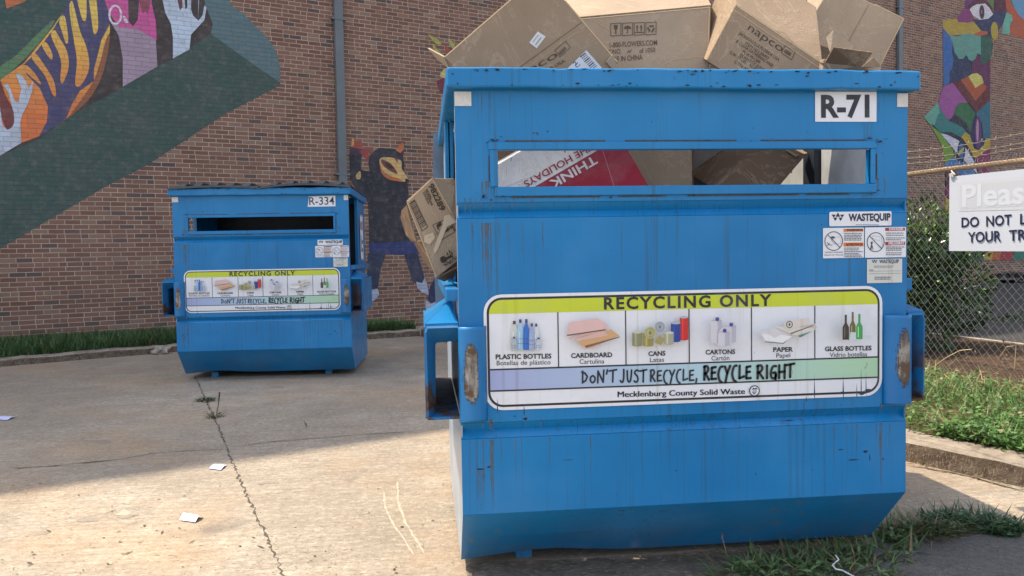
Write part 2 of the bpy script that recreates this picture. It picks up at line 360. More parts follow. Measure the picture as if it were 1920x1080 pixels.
M = dict(rust=mat_grime('rust_drips', (.17,.13,.055)), dripshade=mat_grime('dark_drips_and_rim_shade', (.018,.03,.04)), scuff=mat_grime('pale_scuff', (.42,.50,.58)), chip=mat_grime('bare_rust_chips', (.035,.018,.011)), blue=mat_blue(), worn=mat_worn(), rusty=mat_rusty_blue(), decal=mat_decal(), brick=mat_brick(), mural=mat_mural(), conc=mat_concrete(), kerb=mat_kerb(),
    card=mat_card('kraft_cardboard', (.33,.245,.172)), card2=mat_card('pale_cardboard', (.38,.30,.222)), card3=mat_card('dark_cardboard', (.20,.14,.095)), cardw=mat_card('white_cardboard', (.78,.76,.76)),
    boxart=mat_decal('box_print', .1, .8), veg=mat_veg('leaf_green'), shrub=mat_veg('glossy_leaf', .24, .15), crack=mat_plain('crack_dirt', (.075,.062,.05), .95, .4, 40),
    barb=mat_plain('dull_wire', (.25,.215,.17), .6, .2, 30, .2), kerbface=mat_soil('dark_kerb_face', (.075,.055,.042), (.19,.15,.115), 14), steel=mat_plain('galvanised_wire', (.34,.33,.31), .4, .2, 30, .7), rail=mat_plain('weathered_tan_pipe', (.40,.28,.18), .55, .25, 12, .3), gut=mat_plain('grey_downspout', (.115,.135,.155), .5, .12, 3),
    white=mat_attr('painted_white_board', .45), lid=mat_plain('dark_grey_plastic', (.055,.06,.07), .5, .25, 9), lidblue=mat_plain('slate_blue_plastic', (.12,.19,.28), .4, .3, 6),
    pale=mat_plain('pale_galvanised_door', (.50,.53,.56), .5, .18, 7), dark=mat_plain('dark_steel_and_shade', (.02,.03,.045), .5, .3, 8), tape=mat_plain('reflective_tape', (.62,.60,.57), .4, .1, 60),
    asph=mat_soil('asphalt', (.045,.045,.047), (.085,.084,.085), 30), mulch=mat_soil('bark_mulch', (.035,.022,.015), (.12,.078,.052), 18), soil=mat_soil('lawn_soil', (.05,.045,.025), (.13,.11,.055), 16),
    paper=mat_plain('white_paper', (.72,.72,.78), .8, .06, 20), bag=mat_plain('black_plastic', (.012,.012,.015), .3, .3, 8), stone=mat_plain('pale_stone', (.34,.30,.26), .9, .3, 14, 0, .6),
    twig=mat_plain('shrub_bark', (.08,.055,.035), .9, .3, 20), chalk=mat_plain('pale_scrape', (.385,.335,.265), .9, .15, 30), binshade=mat_soil('bin_shadow_concrete', (.12,.10,.082), (.22,.19,.16), 12), oldasph=mat_soil('worn_asphalt', (.115,.112,.110), (.20,.195,.19), 40), sideglare=mat_plain('glare_pale_blue_paint', (.33,.40,.49), .3, .2, 4), patch=mat_plain('dark_patch', (.25,.215,.175), .9, .2, 12))

# ================================================================== SETTING
# ---- pavement: one sheet to the horizon plus joints, cracks and scrapes lying on it
mb = MB(); G = 160
mb.face([(-G,-G,0),(G,-G,0),(G,G,0),(-G,G,0)])
def groundpath(pts, jig=.012, step=.05):
    P = [onZ(*p) for p in pts]; out = []
    for a, b in zip(P[:-1], P[1:]):
        n = max(2, int(np.linalg.norm(b-a)/step))
        for i in range(n):
            q = a + (b-a)*i/n; out.append(q + np.array([rng.normal(0, jig), rng.normal(0, jig), 0]))
    out.append(P[-1]); return out
def ribbon(mb, path, w, z, wj=.6):
    L = []; R = []; n = len(path)
    for i, p in enumerate(path):
        t = path[min(i+1,n-1)]-path[max(i-1,0)]; t = t/np.linalg.norm(t); q = np.array([-t[1], t[0], 0])*w*.5*(1+rng.uniform(-wj, wj))*min(1, .25+min(i, n-1-i)/3)
        L.append(p+q); R.append(p-q)
    for i in range(n-1):
        mb.face([(*L[i][:2], z), (*R[i][:2], z), (*R[i+1][:2], z), (*L[i+1][:2], z)][::-1])
mb.mi = 1
ribbon(mb, groundpath([(366,705),(385,748),(410,800),(436,868),(470,945),(505,1015),(540,1100)], .006, .025), .010, .0015, .95)
ribbon(mb, groundpath([(440,838),(520,828),(600,822),(700,814),(800,808)], .005, .06), .008, .004)
ribbon(mb, groundpath([(0,880),(100,874),(220,862),(290,850),(330,847),(425,842)], .006, .06), .010, .004)
ribbon(mb, groundpath([(10,757),(150,747),(300,737)], .006, .07), .007, .004)
ribbon(mb, groundpath([(1700,873),(1790,888),(1830,897),(1925,925)], .006), .012, .004)
ribbon(mb, groundpath([(570,790),(576,803)], .003), .01, .004)
for _ in range(26):
    x, y = rng.uniform(0, 840), rng.uniform(680, 1070); p = onZ(x, y); a = rng.uniform(0, 3); l = rng.uniform(.01, .035)
    ribbon(mb, [p + np.array([math.cos(a), math.sin(a), 0])*l*k for k in (-1,0,1)], .012, .0045)
mb.mi = 2
ribbon(mb, groundpath([(720,920),(722,950),(735,980),(757,1010),(775,1040)],   .0015, .03), .009, .0012)
ribbon(mb, groundpath([(745,903),(746,940),(760,980),(785,1020),(796,1040)], .0015, .03), .010, .0012)
def blob(mb, x, y, rx, ry, z):
    c = onZ(x, y); pts = []
    for k in range(18):
        a = 2*math.pi*k/18; s_ = rng.uniform(.7, 1.2); pts.append((c[0]+rx*math.cos(a)*s_, c[1]+ry*math.sin(a)*s_, z))
    mb.face(pts)
mb.mi = 2; blob(mb, 233, 963, .04, .03, .0012)
mb.mi = 3; blob(mb, 165, 975, .06, .035, .0012); blob(mb, 240, 968, .05, .03, .0012); blob(mb, 80, 1000, .04, .03, .0012); blob(mb, 620, 768, .07, .05, .0012); blob(mb, 500, 905, .05, .03, .0012)
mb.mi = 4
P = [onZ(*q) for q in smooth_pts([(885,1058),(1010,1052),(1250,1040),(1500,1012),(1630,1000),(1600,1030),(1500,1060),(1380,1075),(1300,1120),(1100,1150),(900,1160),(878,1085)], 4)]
mb.face([(p[0], p[1], .003) for p in P][::-1])  # bin's shadow darkened into the concrete colour here
tag(mb.build('pavement', [M['conc'], M['crack'], M['chalk'], M['patch'], M['binshade']]), kind='structure')
mb = MB(); P = [onZ(*q)[:2] for q in smooth_pts([(1330,1100),(1420,1075),(1560,1042),(1690,1012),(1790,1006),(1870,1008),(1940,1012)], 5, False)]
P = [p+rng.normal(0, .012, 2) for p in P]
mb.face([(p[0], p[1], .008) for p in P] + [(3.3,-6,.008),(-1.2,-6,.008),(.7,-.6,.008)])
tag(mb.build('asphalt_road', M['oldasph']), kind='structure')

# ---- kerbs
def kerb(name, path, w, h, inward):
    """path on the ground = foot of the visible face; inward = side (+1 left of travel)"""
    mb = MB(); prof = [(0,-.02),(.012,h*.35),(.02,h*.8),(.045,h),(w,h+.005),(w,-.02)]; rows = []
    P = []
    for a, b in zip(path[:-1], path[1:]):
        a, b = np.array(a, float), np.array(b, float); n = max(1, int(np.linalg.norm(b-a)/.12))
        P += [a+(b-a)*i/n for i in range(n)]
    P.append(np.array(path[-1], float))
    for i, p in enumerate(P):
        t = P[min(i+1,len(P)-1)]-P[max(i-1,0)]; t /= np.linalg.norm(t); nrm = np.array([-t[1], t[0]])*inward
        j = rng.normal(0, .005, 2)
        rows.append([(p[0]+nrm[0]*(a+j[0]), p[1]+nrm[1]*(a+j[0]), b+(j[1] if b > .02 else 0)) for a, b in prof])
    for r0, r1 in zip(rows[:-1], rows[1:]):
        for k in range(len(prof)-1):
            f = [r0[k], r0[k+1], r1[k+1], r1[k]]; mb.mi = 1 if k < 2 else 0  # lower face darker than the top
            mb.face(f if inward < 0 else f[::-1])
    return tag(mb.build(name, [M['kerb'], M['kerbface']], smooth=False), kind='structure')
KL = gs([(-14,3.4),(-9,6.3),(-5.6,8.02),(-3.73,9.12),(-2.3,9.66),(-.95,10.11),(-.2,10.4)])
KR = gs([(-.2,10.4),(1.2,6.6),(2.92,1.72),(3.221,1.075),(3.75,-.3),(4.6,-2.5),(6,-6)])
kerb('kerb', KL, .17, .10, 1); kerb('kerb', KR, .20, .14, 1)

# ---- lawn soil by the wall
def strip(name, A, B, mat, n=8):
    mb = MB()
    for i in range(len(A)-1):
        for k in range(n):
            q = lambda j, t: np.array(A[j])*(1-t)+np.array(B[j])*t
            mb.face([q(i,k/n), q(i+1,k/n), q(i+1,(k+1)/n), q(i,(k+1)/n)])
    return tag(mb.build(name, mat), kind='structure')
def kin(path, d, z):  # offset to the left of travel
    out = []; P = [np.array(p, float) for p in path]
    for i, p in enumerate(P):
        t = P[min(i+1,len(P)-1)]-P[max(i-1,0)]; t /= np.linalg.norm(t); out.append((p[0]-t[1]*d, p[1]+t[0]*d, z))
    return out
LA = kin(KL, .16, .085)
LB = []
for p in LA:
    s_ = np.dot(np.array(p[:2])-W0[:2], WT[:2]); f = W0 + WT*s_
    LB.append((f[0]-WN[0]*.05, f[1]-WN[1]*.05, float(np.interp(s_, [-7,-4.3,-1.2,3], [.15,.12,.0,-.02]))))
strip('lawn_ground', LA, LB, M['soil'])
# ---- bank by the fence, mulch bed, asphalt lot
FA, FB = [np.array(p) for p in gs([(4.535,4.157), (4.736,3.013)], .958)]; FD = (FB-FA)/np.linalg.norm(FB-FA); FN = np.array([FD[1], -FD[0]])   # FN towards the kerb side (-x)
if FN[0] > 0: FN = -FN
def fpt(s, d=0): return FA + FD*s + FN*d
RA = kin(KR, .19, .135)
RB = [(*fpt(np.dot(np.array(p[:2])-FA, FD), .10), .2) for p in RA]
strip('bank_ground', RA, RB, M['soil'])
RM = [(*fpt(np.dot(np.array(p[:2])-FA, FD), -2.35), .19) for p in RA]
strip('mulch_bed', RB, RM, M['mulch'])
mb = MB(); e0, e1 = np.array(RM[0]), np.array(RM[-1])
s0 = onwall(1890, 531)
mb.face([(1.5,12.3,.12),(e0[0],e0[1],.19),*[tuple(p) for p in RM[1:]],(30,-6,.19),(40,30.2,.126),(17.7,19.9,.126)])
# pale edging of the lot
tag(mb.build('asphalt_lot', M['asph']), kind='structure')
mb = MB()
for i in range(len(RM)-1):
    a, b = np.array(RM[i]), np.array(RM[i+1]); o_ = np.array([-FN[0], -FN[1], 0])*.09
    mb.hexa([a+(0,0,.012), b+(0,0,.012), b-(0,0,.06), a-(0,0,.06), a+o_+(0,0,.012), b+o_+(0,0,.012), b+o_-(0,0,.06), a+o_-(0,0,.06)])
tag(mb.build('lot_edging', M['stone']), kind='structure')

# ================================================================== BUILDING with murals
bld = empty('brick_building', (W0[0], W0[1], 0), (0, 0, math.atan2(WT[1], WT[0])))
tag(bld, 'tall brown brick building with colourful painted murals and grey downspouts', 'building')
mb = MB(); mb.box((-16, 0, -.4), (34, 12, 22.6)); mb.build('wall', M['brick'], bld)
def downspout(px, w, ztop=22, brackets=()):
    s_, _ = onwall(px, 200); mb = MB(); mb.box((s_-w/2, -.10, .1), (s_+w/2, -.012, ztop)); o = mb.build('downspout', M['gut'], bld, bevel=.012)
    for z in brackets: b2 = MB(); b2.box((s_-w/2-.05, -.106, z), (s_+w/2+.05, -.003, z+.035)); b2.build('bracket', M['gut'], o)
downspout(636.5, .15, brackets=(onwall(636,40)[1], onwall(636,40)[1]-2.6, onwall(636,40)[1]+2.6)); downspout(1683, .17, brackets=(3.2, 5.4, 7.6))

def mural_art(): return Art(lambda u, v, h: (u, -.003-h, v), .0003)
def mp(pts, sc=1., ox=0, oy=0): return [onwall(ox+p[0]/sc, oy+p[1]/sc) for p in pts]
# --- hands mural
A = mural_art()
P_ = lambda col, pts, sm=0, colfn=None: A.poly(mp(smooth_pts(pts, 4) if sm else pts), col, colfn)
P_((56,82,78), [(-60,0),(-60,-60),(425,-60),(430,0),(433,8),(457,27),(480,50),(498,68),(513,87),(521,108),(525,130),(525,160),(423,213),(280,307),(190,354),(0,466),(-60,500)])
P_((86,116,124), [(372,-60),(425,-60),(430,0),(433,8),(457,27),(480,50),(498,68),(513,87),(521,108),(525,130),(525,155),(460,110),(395,63),(399,45),(385,10)])
P_((62,54,56), [(-60,330),(-60,120),(150,-60),(372,-60),(385,10),(399,45),(395,63),(325,110),(295,125),(230,163),(124,222),(75,260),(0,292)])
def glow(u, v):
    t = min(1, max(0, (v-3.3)/1.5)); a, b = (226,120,62), (232,200,96); return tuple(a[i]*(1-t)+b[i]*t for i in range(3))
P_((0,0,0), [(-60,200),(0,150),(45,118),(100,50),(150,-30),(205,-30),(206,60),(196,95),(182,150),(160,190),(125,222),(75,255),(40,268),(0,290),(-60,320)], 0, glow)
P_((150,92,62), [(200,70),(206,70),(200,110),(188,150),(165,188),(128,221),(150,190),(175,152),(188,115)], 1)
P_((52,82,80), [(-60,-60),(150,-60),(133,5),(100,48),(62,92),(30,125),(0,148),(-60,190)])
P_((92,132,92), [(0,126),(30,104),(70,64),(100,38),(96,52),(62,94),(30,126),(0,149)], 1)
P_((198,112,64), [(8,-10),(60,-10),(45,4),(12,16)])
P_((74,72,112), [(72,258),(88,228),(90,200),(75,166),(50,140),(44,122),(64,102),(98,58),(120,22),(136,-20),(200,-20),(206,45),(190,75),(184,100),(176,130),(176,152),(150,170),(135,195),(124,222)])
for pts in ([(130,15),(135,2),(141,22),(150,58),(163,92),(167,128),(153,158),(141,158),(144,112),(136,62)], [(143,-15),(160,-15),(162,32),(156,39),(150,22)], [(166,-15),(178,-15),(184,40),(182,60),(176,63),(172,40)],
            [(111,40),(121,30),(128,72),(124,82),(117,62)], [(96,68),(103,57),(112,72),(125,95),(129,125),(118,156),(113,148),(114,112)], [(78,84),(86,79),(97,98),(98,111),(91,107)], [(60,110),(67,101),(85,125),(101,152),(105,180),(98,176),(84,142)], [(43,129),(48,122),(64,136),(77,158),(60,146)]):
    P_((0,0,0), pts, 1, glow)
P_((190,202,222), [(-60,320),(-60,190),(0,200),(5,235),(14,244),(24,236),(26,212),(14,170),(6,160),(16,158),(28,190),(34,192),(40,166),(30,140),(38,138),(48,152),(54,166),(62,152),(60,172),(52,196),(42,214),(38,230),(40,268),(0,292)])
P_((118,58,58), [(0,152),(10,178),(24,206),(26,232),(14,243),(6,228),(0,200)], 1)
P_((168,148,170), [(230,163),(230,110),(222,66),(206,40),(222,44),(256,50),(292,74),(295,125)])
P_((206,88,158), [(192,-12),(204,24),(222,50),(256,54),(294,76),(292,40),(284,6),(284,-12)])
P_((64,54,58), [(240,-12),(241,40),(249,50),(258,38),(262,-12)], 0)
P_((140,74,92), [(260,-12),(284,-12),(280,16),(276,27),(272,20),(268,26),(262,10)])
ring = [(216+11*math.cos(a), 28+17*math.sin(a)) for a in np.linspace(0, 2*math.pi, 25)]
A.stroke(mp(ring), .028, (222,215,226)); A.stroke(mp([(233,33),(237,41)]), .045, (222,215,226))
P_((190,206,228), [(300,-20),(310,25),(320,45),(324,70),(324,110),(355,93),(358,65),(372,50),(383,38),(387,14),(383,10),(379,30),(371,40),(374,-20)])
P_((108,62,62), [(329,-15),(341,-15),(342,14),(337,20)]); P_((62,54,56), [(345,-15),(351,-15),(351,14),(347,18)]); P_((62,54,56), [(358,-15),(372,-15),(371,38),(362,30),(358,18)])
A.build('hands_mural', M['mural'], bld)
# --- masked dancer mural
A = mural_art()
NV = (36,38,52)
P_(NV, [(655,289),(678,289),(677,318),(693,322),(690,300),(697,285),(712,277),(740,279),(755,290),(758,306),(757,330),(764,345),(766,362),(763,400),(770,440),(783,472),(765,475),(693,473),(690,380),(668,355),(656,335)])
P_((38,54,112), [(691,456),(776,452),(785,475),(765,478),(693,475)])
P_((42,54,82), [(690,474),(724,475),(713,508),(708,542),(687,546)]); P_((42,54,82), [(757,476),(783,474),(790,500),(797,525),(791,532),(775,530),(765,500)])
P_((176,184,208), [(687,546),(708,541),(711,552),(704,561),(695,568),(687,572)]); P_((176,184,208), [(780,528),(791,531),(796,521),(800,531),(804,553),(791,548),(782,539)])
P_((70,50,70), [(656,274),(678,279),(678,291),(655,290)])
P_((168,72,56), [(658,262),(664,258),(668,266),(673,264),(680,268),(679,280),(658,276)]); P_((205,165,100), [(660,259),(664,261),(663,274),(658,275)])
P_((158,68,66), [(676,282),(684,276),(698,280),(697,288),(690,286),(692,304),(684,294),(677,290)])
P_((200,168,112), [(667,329),(675,321),(676,334),(669,336)], 1)
P_((196,108,62), [(742,282),(750,270),(756,268),(757,280),(755,290),(750,287)]); P_((92,50,62), [(750,288),(757,279),(757,291)])
P_((214,178,116), [(712,298),(725,295),(740,297),(752,302),(753,316),(762,330),(766,340),(760,341),(740,336),(722,330),(713,315)], 1)
P_((190,112,62), [(711,305),(718,320),(730,329),(745,334),(757,341),(740,339),(726,335),(715,324)], 1)
P_((120,60,52), [(714,299),(727,303),(738,313),(745,326),(730,320),(718,310)], 1); P_((44,30,38), [(720,304),(730,307),(738,316),(728,315)], 1)
P_((46,32,38), [(760,335),(766,337),(765,343),(760,342)], 1); P_((150,70,50), [(740,297),(746,298),(745,306),(742,302)])
A.build('masked_dancer_mural', M['mural'], bld); A = mural_art()
# second dancer behind the bin: leg, shoe, plumes
P_((36,46,92), [(816,519),(836,519),(836,530),(824,552),(816,566),(808,569),(801,560),(806,538)]); P_((176,184,208), [(798,563),(808,569),(816,566),(826,571),(826,575),(808,586),(798,588)])
P_((40,42,66), [(824,290),(880,280),(900,420),(880,520),(836,520),(828,400)])
A.build('second_dancer_mural', M['mural'], bld); A = mural_art()
for c_, pts in (((170,172,78), [(804,66),(813,69),(823,76),(827,83),(820,83),(811,76)]), ((182,170,90), [(811,82),(818,90),(826,100),(832,105),(820,104),(813,92)]), ((168,74,56), [(835,86),(842,92),(847,98),(838,101)]), ((176,168,92), [(840,74),(848,78),(853,88),(848,91),(842,80)]),
                ((196,180,124), [(825,140),(832,130),(840,130),(838,146),(826,144)]), ((112,40,64), [(819,153),(828,148),(838,150),(836,170),(828,175),(821,163)])): P_(c_, pts, 1)
A.build('plume_mural', M['mural'], bld); A = mural_art()
P_((190,98,60), [(1344,38),(1349,40),(1348,62),(1343,58)]); P_((40,130,120), [(1349,47),(1358,46),(1354,57),(1348,57)])
A.build('headdress_mural', M['mural'], bld)
# --- tall faces mural
A = mural_art()
Q_ = lambda col, pts, sm=0: A.poly(mp(smooth_pts(pts, 4) if sm else pts, 3., 1680, 0), col)
Q_((24,42,84), [(262,150),(478,180),(530,200),(528,980),(470,985),(440,1100),(420,1480),(275,1480),(275,980),(300,900),(200,700),(265,480)])
Q_((100,45,110), [(385,46),(395,-60),(470,-60),(455,0),(420,45)]); Q_((130,50,112), [(340,100),(385,45),(415,55),(440,110),(430,123),(395,128),(350,125)])
Q_((28,44,90), [(430,108),(470,112),(520,105),(545,75),(550,50),(560,-60),(640,-60),(620,80),(600,135),(580,165),(560,230),(500,190),(470,160)])
Q_((84,128,62), [(505,-60),(560,-60),(548,50),(530,30)]); Q_((78,24,52), [(552,-60),(620,-60),(622,40),(615,70),(560,68),(548,40)])
Q_((88,26,52), [(388,46),(430,12),(470,-10),(510,2),(540,45),(545,78),(500,22),(450,22),(415,52)])
Q_((212,208,216), [(413,52),(430,36),(452,25),(500,20),(525,45),(546,80),(520,105),(470,112),(430,85)]); A.ell(*onwall(1680+482/3, 68/3), .135, .20, (48,26,52)); A.ell(*onwall(1680+480/3, 66/3), .045, .06, (160,86,124))
Q_((176,150,56), [(262,113),(340,105),(350,125),(400,128),(430,123),(455,145),(478,172),(440,195),(370,195),(300,200),(262,155)])
Q_((180,84,44), [(430,196),(478,174),(514,176),(514,192),(470,204)])
Q_((96,148,186), [(625,-60),(1100,-60),(1100,200),(720,110),(690,85),(665,45)]); Q_((176,82,46), [(605,-60),(630,-60),(640,10),(665,45),(690,85),(720,110),(760,140),(740,220),(700,212),(640,192),(632,170),(655,130),(650,90),(622,72)])
Q_((104,172,154), [(620,70),(650,85),(656,112),(640,135),(638,192),(594,192),(600,140)]); A.ell(*onwall(1680+553/3, 175/3), .20, .27, (176,152,48))
Q_((92,152,140), [(298,198),(345,203),(380,192),(415,190),(476,205),(476,312),(458,300),(446,330),(425,345),(408,335),(393,308),(378,330),(352,332),(328,295),(316,240)])
Q_((40,98,166), [(262,155),(300,200),(318,240),(312,290),(322,330),(315,385),(298,405),(302,440),(296,472),(265,482)])
Q_((18,84,70), [(476,205),(514,195),(535,222),(546,250),(535,320),(500,358),(476,362)])
Q_((92,24,78), [(425,348),(446,335),(460,306),(476,318),(478,362),(500,358),(528,330),(528,560),(505,500),(490,450),(440,412),(425,420)])
Q_((96,24,34), [(318,466),(362,450),(445,565),(505,482),(528,520),(528,560),(455,638),(400,572)]); Q_((170,76,38), [(362,450),(407,428),(445,495),(490,465),(506,490),(504,502),(445,567)]); Q_((212,200,100), [(405,430),(425,416),(455,412),(480,430),(492,465),(445,495)])
Q_((154,78,148), [(265,485),(318,466),(400,575),(355,580),(332,605),(325,640),(310,668),(295,674),(278,660),(240,600),(240,560)])
Q_((28,122,122), [(205,700),(235,640),(242,605),(285,668),(300,680),(375,715),(412,760),(365,772),(250,748)])
Q_((34,104,62), [(330,615),(340,594),(362,578),(398,576),(445,640),(425,690),(416,748),(395,700),(362,668),(328,645)]); Q_((20,26,56), [(300,676),(325,642),(362,666),(392,692),(410,735),(412,762),(370,715)])
Q_((98,166,146), [(155,660),(236,575),(244,630),(226,665),(216,702),(190,700)]); Q_((28,102,126), [(445,640),(528,560),(528,780),(490,780),(480,690)])
Q_((112,150,48), [(188,702),(250,748),(320,845),(322,880),(275,922),(258,830),(225,762)])
Q_((180,154,54), [(365,772),(385,745),(412,758),(425,800),(436,835),(462,845),(492,815),(502,778),(528,778),(528,832),(480,865),(450,892),(430,882),(405,830)])
A.ell(*onwall(1680+458/3, 745/3), .185, .50, (86,40,104)); A.ell(*onwall(1680+456/3, 735/3), .07, .33, (188,136,170))
Q_((204,204,220), [(250,750),(290,758),(350,788),(400,840),(440,900),(462,985),(400,922),(330,850)]); Q_((16,24,50), [(243,745),(310,743),(372,778),(412,838),(452,915),(470,985),(458,985),(436,905),(398,842),(348,790),(290,760)])
A.ell(*onwall(1680+365/3, 850/3), .20, .30, (20,28,68)); A.ell(*onwall(1680+364/3, 850/3), .13, .22, (36,98,166)); Q_((188,176,66), [(345,872),(352,850),(380,826),(378,845),(352,876)])
Q_((126,30,86), [(446,892),(480,862),(528,832),(528,985),(465,985)]); Q_((52,116,174), [(273,922),(322,880),(345,905),(400,925),(455,988),(440,1100),(370,990),(330,962),(270,965)])
Q_((84,24,52), [(275,968),(330,962),(372,990),(320,1040),(278,1060)]); Q_((126,30,86), [(275,1060),(320,1040),(330,1120),(275,1110)]); Q_((196,156,40), [(275,1110),(330,1140),(340,1220),(275,1230)])
for k, (x0, x1, cc) in enumerate(((420,492,(50,120,170)), (492,537,(196,160,46)), (537,582,(190,92,44)), (582,651,(170,40,50)), (651,760,(26,122,100)), (760,830,(30,60,120)))): Q_(cc, [(x0+16,1400),(x1+10,1400),(x1,1464),(x0,1462)])
A.build('faces_mural', M['mural'], bld)

# ================================================================== DUMPSTERS
BW, BD, ZB, ZC, CHY, ZRB, ZRT = 1.83, 1.614, .10, .368, .256, 2.007, 2.083
ST, SB, SL_, SR_ = 1.778, 1.637, .161, 1.669; LEDGE = 1.25
def frontart(): return Art(lambda u, v, h: (u, -.0015-h, v), .0005)
def fp(x, y): p = onY(x, y, 0); return (p[0], p[2]+DZ)
def rrect(u0, v0, u1, v1, r, n=6):
    o = []
    for cx, cy, a0 in ((u1-r,v0+r,-90),(u1-r,v1-r,0),(u0+r,v1-r,90),(u0+r,v0+r,180)):
        o += [(cx+r*math.cos(math.radians(a0+90*k/n)), cy+r*math.sin(math.radians(a0+90*k/n))) for k in range(n+1)]
    return o
INK = (34,34,44); WHT = (222,224,230)
# handwriting strokes in a unit cell (0..1, 0..1)
HW = {'D':[[(.15,1),(.12,0)],[(.0,.92),(.45,.85),(.85,.55),(.6,.2),(.1,0)]], 'O':[[(.5,.62),(.2,.5),(.12,.22),(.4,.02),(.75,.15),(.8,.45),(.5,.62)]], 'N':[[(.04,0),(.08,1),(.86,.05),(.96,1.08)]], "'":[[(.6,1.1),(.4,.75)]],
 'T':[[(-.1,.93),(1.05,1.05)],[(.5,1),(.45,0)]], 'J':[[(.7,1.05),(.68,.3),(.45,-.05),(.1,.1)]], 'U':[[(.1,.95),(.15,.25),(.4,.0),(.7,.2),(.85,1)]], 'S':[[(.85,.95),(.45,1.0),(.2,.75),(.6,.5),(.75,.2),(.45,-.02),(.1,.08)]],
 'R':[[(.15,1),(.1,0)],[(.05,.95),(.55,1.02),(.78,.8),(.55,.55),(.15,.45)],[(.3,.48),(.9,.0)]], 'E':[[(.85,.95),(.2,.9),(.15,.05),(.9,.08)],[(.18,.5),(.75,.55)]], 'C':[[(.85,1.0),(.4,.9),(.12,.4),(.35,-.05),(.75,-.2)]], 'Y':[[(.05,1),(.45,.5)],[(.95,1.05),(.45,.45),(.15,-.2)]],
 'L':[[(.2,1),(.15,.05),(.95,.2)]], ',':[[(.5,.12),(.25,-.28)]], 'I':[[(.5,1),(.48,0)]], 'G':[[(.85,.95),(.4,.9),(.12,.4),(.3,.02),(.8,.1),(.8,.45),(.45,.42)],[(.8,.3),(.78,-.1)]], 'H':[[(.12,1),(.1,0)],[(.9,1.05),(.86,0)],[(.1,.48),(.9,.52)]]}
def handwrite(A, txt, x0, x1, yb0, yb1, hpx, wpx, col):
    n = sum(.55 if c in "',I" else 1 for c in txt); x = x0; cw = (x1-x0)/n
    for i, c in enumerate(txt):
        w = cw*(.55 if c in "',I" else 1)
        jig = ((i*37) % 7 - 3)*.25
        for st in HW[c]:
            pts = smooth_pts([(x + w*.06 + w*.84*a, yb0 + (yb1-yb0)*(x-x0)/(x1-x0) - hpx*b + jig) for a, b in st], 4, False) if len(st) > 2 and c not in 'NLEDT' else [(x + w*.06 + w*.84*a, yb0 + (yb1-yb0)*(x-x0)/(x1-x0) - hpx*b + jig) for a, b in st]
            if len(pts) == len(st):
                for q0, q1 in zip(pts[:-1], pts[1:]): A.stroke([fp(*q0), fp(*q1)], wpx/460., col); A.hold()
            else: A.stroke([fp(*q) for q in pts], wpx/460., col); A.hold()
        x += w
    A.layer += 1
